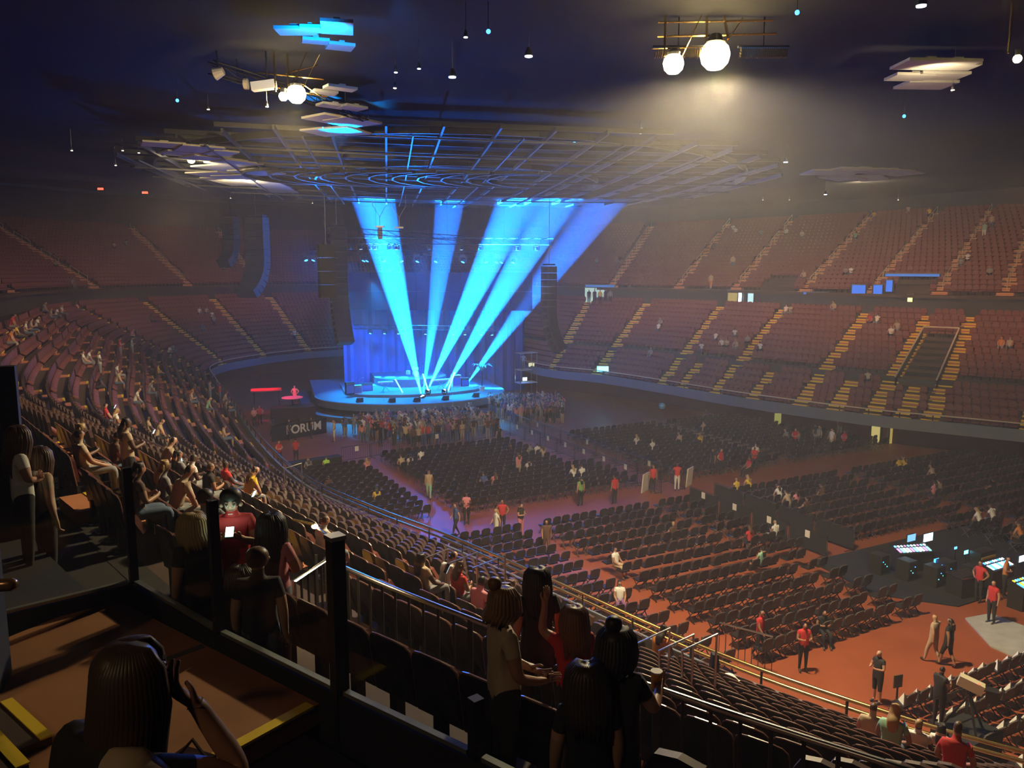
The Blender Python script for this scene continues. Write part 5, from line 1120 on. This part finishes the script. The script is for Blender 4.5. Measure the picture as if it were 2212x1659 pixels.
# ------------------------------------------------------------------ mixing position
m = MB(); extr([tuple(ST(18.2, 29.5)), tuple(ST(18.2, 40)), tuple(ST(24.4, 40)), tuple(ST(24.4, 28.2)), tuple(ST(20.5, 27.6))][::-1], 0.0, .05, m); tag(m.obj('dark_mat', M_BLACK), 'dark floor mat under the mixing desks', 'mat')
def fz(px, py, z): q = unp(px, py, z); return Vector((q[0], q[1], 0))
def desk(p, w, rz, lab, em, mons=0, h=.85):
    t = thing('mixing_desk', lab, 'desk', p, rz); MB().box((0, 0, h/2), (w, .6, h)).obj('case', M_DSTEEL, t)
    m = MB(); m.add([(-w/2, -.35, h), (w/2, -.35, h), (w/2, .35, h), (-w/2, .35, h), (-w/2, -.35, h+.08), (w/2, -.35, h+.08), (w/2, .35, h+.28), (-w/2, .35, h+.28)], [(0, 1, 5, 4), (4, 5, 6, 7), (1, 2, 6, 5), (3, 0, 4, 7), (2, 3, 7, 6)]); m.obj('control_surface', M_DSTEEL, t)
    for k in range(int(w/.16)):
        x = -w/2+.1+.16*k; MB().box((x, -.12, h+.155), (.1, .3, .012), rx=.28).obj('fader_bank', em[k % len(em)], t)
        MB().box((x, .16, h+.236), (.08, .1, .012), rx=.28).obj('button_bank', em[(k+1) % len(em)], t)
    return t
desk(fz(1968, 1232, 0), 1.7, ROTF-.3+PI/2*0, 'mixing desk with glowing pink and cyan faders at the left of the control area', [E_MAG, E_CYAN, E_COLD, E_SCR])
desk(fz(2150, 1268, 0), 1.5, ROTF, 'mixing desk with pale lit panels at the right of the control area', [E_SCR, E_BLUE, E_COLD])
desk(fz(2210, 1310, 0), 1.2, ROTF, 'small desk with blue and yellow buttons at the right edge', [E_BLUE, E_YEL, E_CYAN])
def monitor(p, w, rz, lab, em, st_h=1.0):
    t = thing('monitor', lab, 'screen', p, rz); MB().box((0, 0, st_h+.22), (w, .05, w*.6)).obj('housing', M_BLACK, t); MB().box((0, -.03, st_h+.22), (w*.93, .008, w*.53)).obj('display', em, t)
    MB().bar((0, 0, 0), (0, 0, st_h+.1), .05).obj('stand', M_DSTEEL, t)
monitor(fz(1978, 1228, 0)+Vector((0, .6, 0)), .6, ROTF, 'blue monitor behind the mixing desk, left one', emit('dim_screen', (.2, .5, .8), 1.5)); monitor(fz(2012, 1225, 0)+Vector((0, .5, 0)), .68, ROTF, 'brightest monitor in the mixing area', E_SCR)
monitor(fz(2208, 1270, 0)+Vector((0, .2, 0)), .5, ROTF, 'bright monitor at the right edge of the photo', E_SCR); monitor(fz(2018, 1250, 0), .34, ROTF, 'small blue screen below the bright monitors, left one', E_BLUE, .6); monitor(fz(2034, 1255, 0), .3, ROTF, 'small blue screen below the bright monitors, right one', E_BLUE, .45); monitor(fz(2096, 1245, 0)+Vector((0, .5, 0)), .3, ROTF, 'small green and blue screen behind the flight case', E_CYAN, .7); monitor(fz(2073, 1235, 0)+Vector((0, .5, 0)), .2, ROTF, 'tiny blue screen left of the green one', E_BLUE, .7)
t = thing('flight_case', 'open flight case with pale edges before the desks', 'case', fz(2082, 1285, 0), ROTF-.2); MB().box((0, 0, .45), (1.1, .8, .9)).obj('body', M_DSTEEL, t)
for z in (.03, .88): MB().tube([(-.56, -.41, z), (.56, -.41, z), (.56, .41, z), (-.56, .41, z), (-.56, -.41, z)], .025, 5).obj('edge_trim', M_STEEL, t)
MB().box((0, 0, .91), (.8, .5, .03)).obj('top_tray', M_STEEL, t); MB().box((.3, -.42, .55), (.2, .02, .16)).obj('label_plate', M_WHITE, t)
t = thing('equipment_bag', 'yellow-striped dark case beside the desks', 'case', fz(2120, 1235, 0), ROTF); MB().box((0, 0, .5), (1.1, .5, 1.0)).obj('body', M_DSTEEL, t); MB().box((0, -.26, .75), (1.0, .02, .1)).obj('yellow_band', cmat('yellow'), t)
for k in range(5): 
    t = thing('equipment_rack', 'dark equipment rack in the mixing area, %s from the left' % ordn(k), 'rack', fz(1925+62*k, 1262+14*k, 0)+Vector((0, 1.2 if k < 3 else 2.4, 0)), ROTF); MB().box((0, 0, .45), (.55, .6, .9)).obj('case', M_DSTEEL, t); MB().box((0, -.31, .5), (.48, .02, .7)).obj('front_panel', M_BLACK, t)
    for j in range(3): MB().box((-.15+.13*j, -.325, .65-.12*((j+k) % 3)), (.03, .01, .03)).obj('indicator', [E_BLUE, E_GRN, E_CYAN][(j+k) % 3], t)
q = [unp(2085, 1335, .05), unp(2140, 1395, .05), unp(2260, 1450, .05), unp(2260, 1370, .05), unp(2140, 1325, .05)]
m = MB(); ar = [tuple(x) for x in q]; extr(ar, 0.0, .06, m); tag(m.obj('cable_ramp', mat('ramp_grey', (.42, .42, .38), .5, noise=.3, scale=2)), 'pale grey cable ramp lying by the mixing area', 'ramp')
t = thing('sign_stand', 'small dark sign on a stand behind the near rail', 'sign', fz(1935, 1535, 0), .3); MB().bar((0, 0, 0), (0, 0, .8), .04).obj('pole', M_DSTEEL, t); MB().box((0, 0, .95), (.32, .03, .4)).obj('panel', mat('sign_brown', (.12, .08, .05), .5), t); MB().box((0, 0, .01), (.3, .3, .02)).obj('base', M_DSTEEL, t)
# television camera on tripod on a small platform
cp = fz(2090, 1560, 1.0); t = thing('camera_platform', 'low dark camera platform with thin rails near the rail', 'platform', cp, ROTF); MB().box((0, 0, .4), (1.5, 1.1, .8)).obj('deck', M_BLACK, t); MB().tube([(-.7, .5, .8), (-.7, .5, 1.6), (.7, .5, 1.6), (.7, .5, .8)], .025, 5).obj('rail', M_DSTEEL, t)
cz = cp+Vector((0, 0, .8)); t = thing('television_camera', 'cream television camera with long lens box on a black tripod', 'camera', cz, 0)
for a in (0.4, 2.5, 4.6): MB().bar((0, 0, 1.0), (.55*math.cos(a), .55*math.sin(a), 0), .05).obj('tripod_leg', M_DSTEEL, t)
MB().box((0, 0, 1.3), (.62, .26, .28), rz=-.55, ry=.28).obj('lens_box', mat('camera_cream', (.62, .56, .4), .4), t); MB().box((.42, -.28, 1.13), (.3, .3, .34), rz=-.55).obj('body', M_DSTEEL, t); MB().bar((.5, -.3, 1.1), (1.0, -.75, .7), .03).obj('pan_bar', M_DSTEEL, t); MB().box((.1, -.2, 1.42), (.05, .02, .03), rz=-.55).obj('tally_lamp', E_RED, t)
person(cz+Vector((-.7, .2, 0)), -1.2, 'phone', 'black', 'black', 'dark', False, False, 'camera operator in black standing at the television camera', 1)
# rolled things on the near rail
t = thing('rail_bundle', 'heap of pale cloths and a black camera on the near rail', 'bundle', (*P(0.5, .3), 3.0)); 
q0 = atd(1540, 1400, 17.5); 
for k, (x, z, r, c_) in enumerate(((-.25, .55, .22, 'beige'), (.05, .45, .24, 'beige'), (.4, .5, .26, 'white'), (.62, .42, .18, 'white'))): MB().ball((0, 0, 0), r, 10).obj('cloth', cmat(c_), t, True, loc=Vector((q0.x+x, q0.y, 3.05+z))-Vector(t.location))
MB().box(Vector((q0.x+.05, q0.y, 4.1))-Vector(t.location), (.2, .25, .45), taper=.7).obj('camera_body', M_BLACK, t); MB().box(Vector((q0.x, q0.y, 3.1))-Vector(t.location), (1.0, .5, .9)).obj('bag', M_BLACK, t)
# steps and railing down to the floor by the staff
t = thing('entry_railing', 'entry stair railing with pale top bars at the near rail', 'railing', fz(1640, 1430, 0)); b = Vector(t.location)
e0, e1, e2, e3 = fz(1555, 1345, 1.3)-b, fz(1670, 1375, 1.3)-b, fz(1560, 1345, 0)-b, fz(1640, 1440, .5)-b
MB().tube([e0+Vector((0, 0, 1.3)), e1+Vector((0, 0, 1.3))], .03, 6).obj('top_rail', M_STEEL, t)
for k in range(9): p_ = e0.lerp(e1, k/8); MB().bar(p_, p_+Vector((0, 0, 1.3)), .022).obj('baluster', M_DSTEEL, t)
# angled arm rails in the near stand
for k, (px, py) in enumerate(((912, 1208), (975, 1215), (1035, 1222), (620, 1010), (1390, 1385), (1440, 1400), (1490, 1400))):
    D = [15.5, 15.2, 14.8, 30, 13, 12.5, 12.2][k]; p = atd(px, py, D); tg = thing('stair_handrail', 'short slanted handrail in the near stand, %s from the left' % ordn([1, 2, 3, 0, 4, 5, 6][k]), 'railing', p, 0, 'short aisle handrails'); MB().tube([(-.1, .0, -.9), (-.12, 0, -.05), (.5, .25, .12), (.5, .25, -.8)], .022, 6).obj('rail', M_STEEL, tg)
# ------------------------------------------------------------------ far side details : doors, suites, blue panels
def alcove(px0, px1, py0, py1, em, lab, name, rows_=0):
    um = None; best = 1e9
    for u in range(380, 600):
        q = P(u, 16.7); p = proj((q[0], q[1], 10))
        if abs(p[0]-(px0+px1)/2) < best: best = abs(p[0]-(px0+px1)/2); um = u
    q = P(um, 16.7); D = q[1]; a, c = atd(px0, py1, D), atd(px1, py0, D); n = PN(um); rz = math.atan2(-n[0], n[1]); w = abs(c.x-a.x); zc_ = (a.z+c.z)/2
    t = thing(name, lab, 'doorway' if em is not E_BPAN and em is not E_SKY else 'panel', (q[0], q[1], a.z), rz); h = c.z-a.z
    MB().box((0, 0, h/2), (w, .06, h)).obj('lit_opening', em, t); MB().box((-w/2-.06, -.03, h/2), (.1, .12, h)).box((w/2+.06, -.03, h/2), (.1, .12, h)).obj('jamb', M_DSTEEL, t); MB().box((0, -.03, h+.05), (w+.2, .14, .1)).obj('lintel', M_FASC, t)
    for k in range(rows_): MB().box((-w/2+w*(k+1)/(rows_+1), -.05, h/2), (.08, .04, h)).obj('mullion', M_DSTEEL, t)
    return t
alcove(1260, 1328, 622, 662, emit('lit_suite', (.55, .8, .7), .75), 'lit suite opening with people between the far stands', 'suite_opening', 2)
alcove(1598, 1606, 630, 652, E_COLD, 'narrow bright doorway in the far concourse, left one', 'concourse_door'); alcove(1616, 1630, 630, 660, emit('door_pale', (.5, .8, .8), 1.2), 'narrow bright doorway in the far concourse, right one', 'concourse_door'); alcove(1568, 1594, 628, 655, E_HALL, 'dim yellow passage in the far concourse', 'concourse_door')
alcove(1840, 1870, 616, 640, E_BPAN, 'bright blue slanted screen on the far concourse, left one', 'blue_screen'); alcove(1884, 1904, 616, 640, E_BPAN, 'bright blue slanted screen on the far concourse, right one', 'blue_screen'); alcove(1912, 1927, 606, 630, E_BPAN, 'upright blue screen above the far concourse', 'blue_screen'); alcove(1960, 1971, 637, 652, emit('door_warm', (1, .75, .3), 2), 'small warm lit door in the far concourse', 'concourse_door')
alcove(1735, 1790, 632, 636, E_SKY, 'thin blue light strip on the far concourse edge', 'light_strip'); alcove(1265, 1330, 616, 620, E_SKY, 'thin blue light strip over the lit suite', 'light_strip'); alcove(1910, 2020, 592, 597, E_SKY, 'thin blue light strip over the blue screens', 'light_strip')
for k, (x, c_) in enumerate(((1272, 'black'), (1284, 'black'), (1296, 'yellow'), (1308, 'black'), (1318, 'grey'))):
    D = P(421, 16.2)[1]; p = atd(x, 662, D-1.2); person((p.x, p.y, 9.2), CAMF, 'stand', c_, 'black', 'dark', False, False, 'person in %s in the lit suite opening, %s from the left' % (c_, ordn(k)), 1)
tg = thing('blue_sign', 'small bright cyan screen on the far front rail', 'sign', atd(1302, 797, 77.5)); MB().box((0, 0, 0), (1.1, .1, .5)).obj('panel', E_CYAN, tg); MB().bar((0, .1, -.5), (0, .1, .3), .05).obj('bracket', M_DSTEEL, tg)
# lit doorway in the maroon wall beside the floor
def floor_door(px0, px1, py0, lab, em):
    D = unp((px0+px1)/2, 955, 0)[1]-.4; a, c = atd(px0, py0, D), atd(px1, py0, D); w = c.x-a.x; t = thing('exit_doorway', lab, 'doorway', ((a.x+c.x)/2, D, 0), .5); MB().box((0, 0, a.z/2), (w, .06, a.z)).obj('lit_opening', em, t); MB().box((-w/2-.06, -.04, a.z/2), (.12, .16, a.z)).box((w/2+.06, -.04, a.z/2), (.12, .16, a.z)).obj('jamb', M_WALL, t); MB().box((0, -.04, a.z+.06), (w+.24, .16, .12)).obj('lintel', M_WALL, t)
floor_door(1876, 1908, 900, 'lit yellow exit doorway in the far wall, left one', emit('door_yellow', (.9, .75, .25), .55)); floor_door(1917, 1943, 905, 'lit yellow exit doorway in the far wall, right one', E_HALL)
tg = MB().box((0, 0, 0), (.55, .08, .95)).obj('wall_sign', emit('sign_olive', (.5, .5, .12), .5), loc=atd(1680, 905, 66)); tag(tg, 'small pale green lit panel on the far wall', 'sign')
tg = MB().ball((0, 0, 0), .28, 12).obj('balloon', mat('balloon_blue', (.15, .45, .8), .3), loc=atd(1430, 877, 66)); tag(tg, 'round pale blue balloon over the far block', 'balloon')
# sunken vomitory in the far lower stand
t = thing('sunken_entrance', 'dark sunken entrance with pale rails in the far lower stand', 'entrance', (*P(513.5, 4.2), zl(4))); b = Vector(t.location)
for uu in (509.3, 517.8): MB().tube([Vector((*P(uu, d), zl((d-.8)/.85)+.9))-b for d in (4.2, 7, 10.8)], .06, 5).obj('side_rail', M_CREAM, t); m = MB(); a, c = P(uu, 4.2), P(uu, 10.8); m.add([Vector((*a, zl(4)-.5))-b, Vector((*c, zl(11)-.5))-b, Vector((*c, zl(11.8)+.8))-b, Vector((*a, zl(4)+.8))-b], [(0, 1, 2, 3)]); m.obj('side_wall', M_BLACK, t)
MB().tube([Vector((*P(uu, 10.8), zl(11.8)+.9))-b for uu in (509.3, 513.5, 517.8)], .06, 5).obj('back_rail', M_CREAM, t); m = MB(); m.add([Vector((*P(509.3, 4.2), zl(4)+.05))-b, Vector((*P(517.8, 4.2), zl(4)+.05))-b, Vector((*P(517.8, 10.8), zl(11.6)+.05))-b, Vector((*P(509.3, 10.8), zl(11.6)+.05))-b], [(0, 1, 2, 3)]); m.obj('shade_sheet', M_BLACK, t)  # black sheet over the tiers: the opening's shade put into colour
# low wall band between the front rows and the rest of the far stand
w = ring(4.75, zl(4), 4.75, zl(4)+.75, range(385, 600, 3)); o = w.obj('wall_band', M_WALL); o['kind'] = 'structure'
# side stage gear : left tents, magenta lit person, right lit desk
t = thing('production_tent', 'red-lit flat canopy over gear left of the stage', 'tent', atd(575, 842, 70)); MB().box((0, 0, 0), (2.6, 1.6, .08), rz=.3).obj('canopy', mat('red_canvas', (.6, .04, .05), .7), t); 
for x in (-1.1, 1.1): MB().bar((x, 0, 0), (x, 0, -2.0), .06).obj('pole', M_DSTEEL, t)
p = atd(632, 868, 67); t = thing('round_table', 'round table lit magenta on the black side riser', 'table', (p.x, p.y, 2.35)); MB().lathe((0, 0, 0), [(.9, 0), (.9, .05)], 16).obj('table_top', cmat('pink'), t); MB().bar((0, 0, 0), (0, 0, -.7), .08).obj('leg', M_DSTEEL, t)
o = MB().box((p.x, p.y, .82), (3.6, 1.8, 1.64), rz=.35).obj('side_riser', M_BLACK); tag(o, 'tall black side riser left of the stage', 'riser')
person((p.x, p.y+.8, 1.6), CAMF, 'hip', 'pink', 'pink', 'brown', False, False, 'person lit magenta standing on the black side riser', 0)
spot((p.x-1, p.y-2, 6), (p.x, p.y, 1.7), 900, (1, .1, .3), 50, .6, .1); spot(atd(560, 780, 69), atd(570, 842, 70), 700, (1, .05, .08), 60, .5)
for k, (x, y, c_) in enumerate(((550, 905, 'pink'), (562, 900, 'red'), (590, 925, 'black'), (625, 935, 'black'), (672, 930, 'black'), (645, 925, 'black'))):
    q = unp(x, y+18, 0); person((q[0], q[1], 0), CAMF+.5*k, ['fold', 'hip', 'walk', 'stand', 'fold', 'phone'][k], c_, 'black', 'dark', False, False, '%s-dressed crew member by the banner barricade, %s from the left' % (c_, ordn(k)), k % 3)
q = (1.5, 84.6); t = thing('control_tower', 'lit scaffold desk tower right of the stage', 'tower', (q[0], q[1], 0), ROTF)
for x in (-1, 1):
    for y in (-.6, .6): MB().bar((x, y, 0), (x, y, 4.4), .07).obj('upright', M_STEEL, t)
for z in (1.2, 2.6, 4.4): MB().box((0, 0, z), (2.1, 1.3, .08)).obj('shelf', M_WHITE, t)
MB().box((-.3, -.3, 1.6), (.5, .05, .35)).obj('lit_monitor', E_SCR, t); MB().box((.5, -.3, 3.1), (.7, .05, .4)).obj('lit_panel', emit('panel_cream', (.8, .8, .5), .9), t)
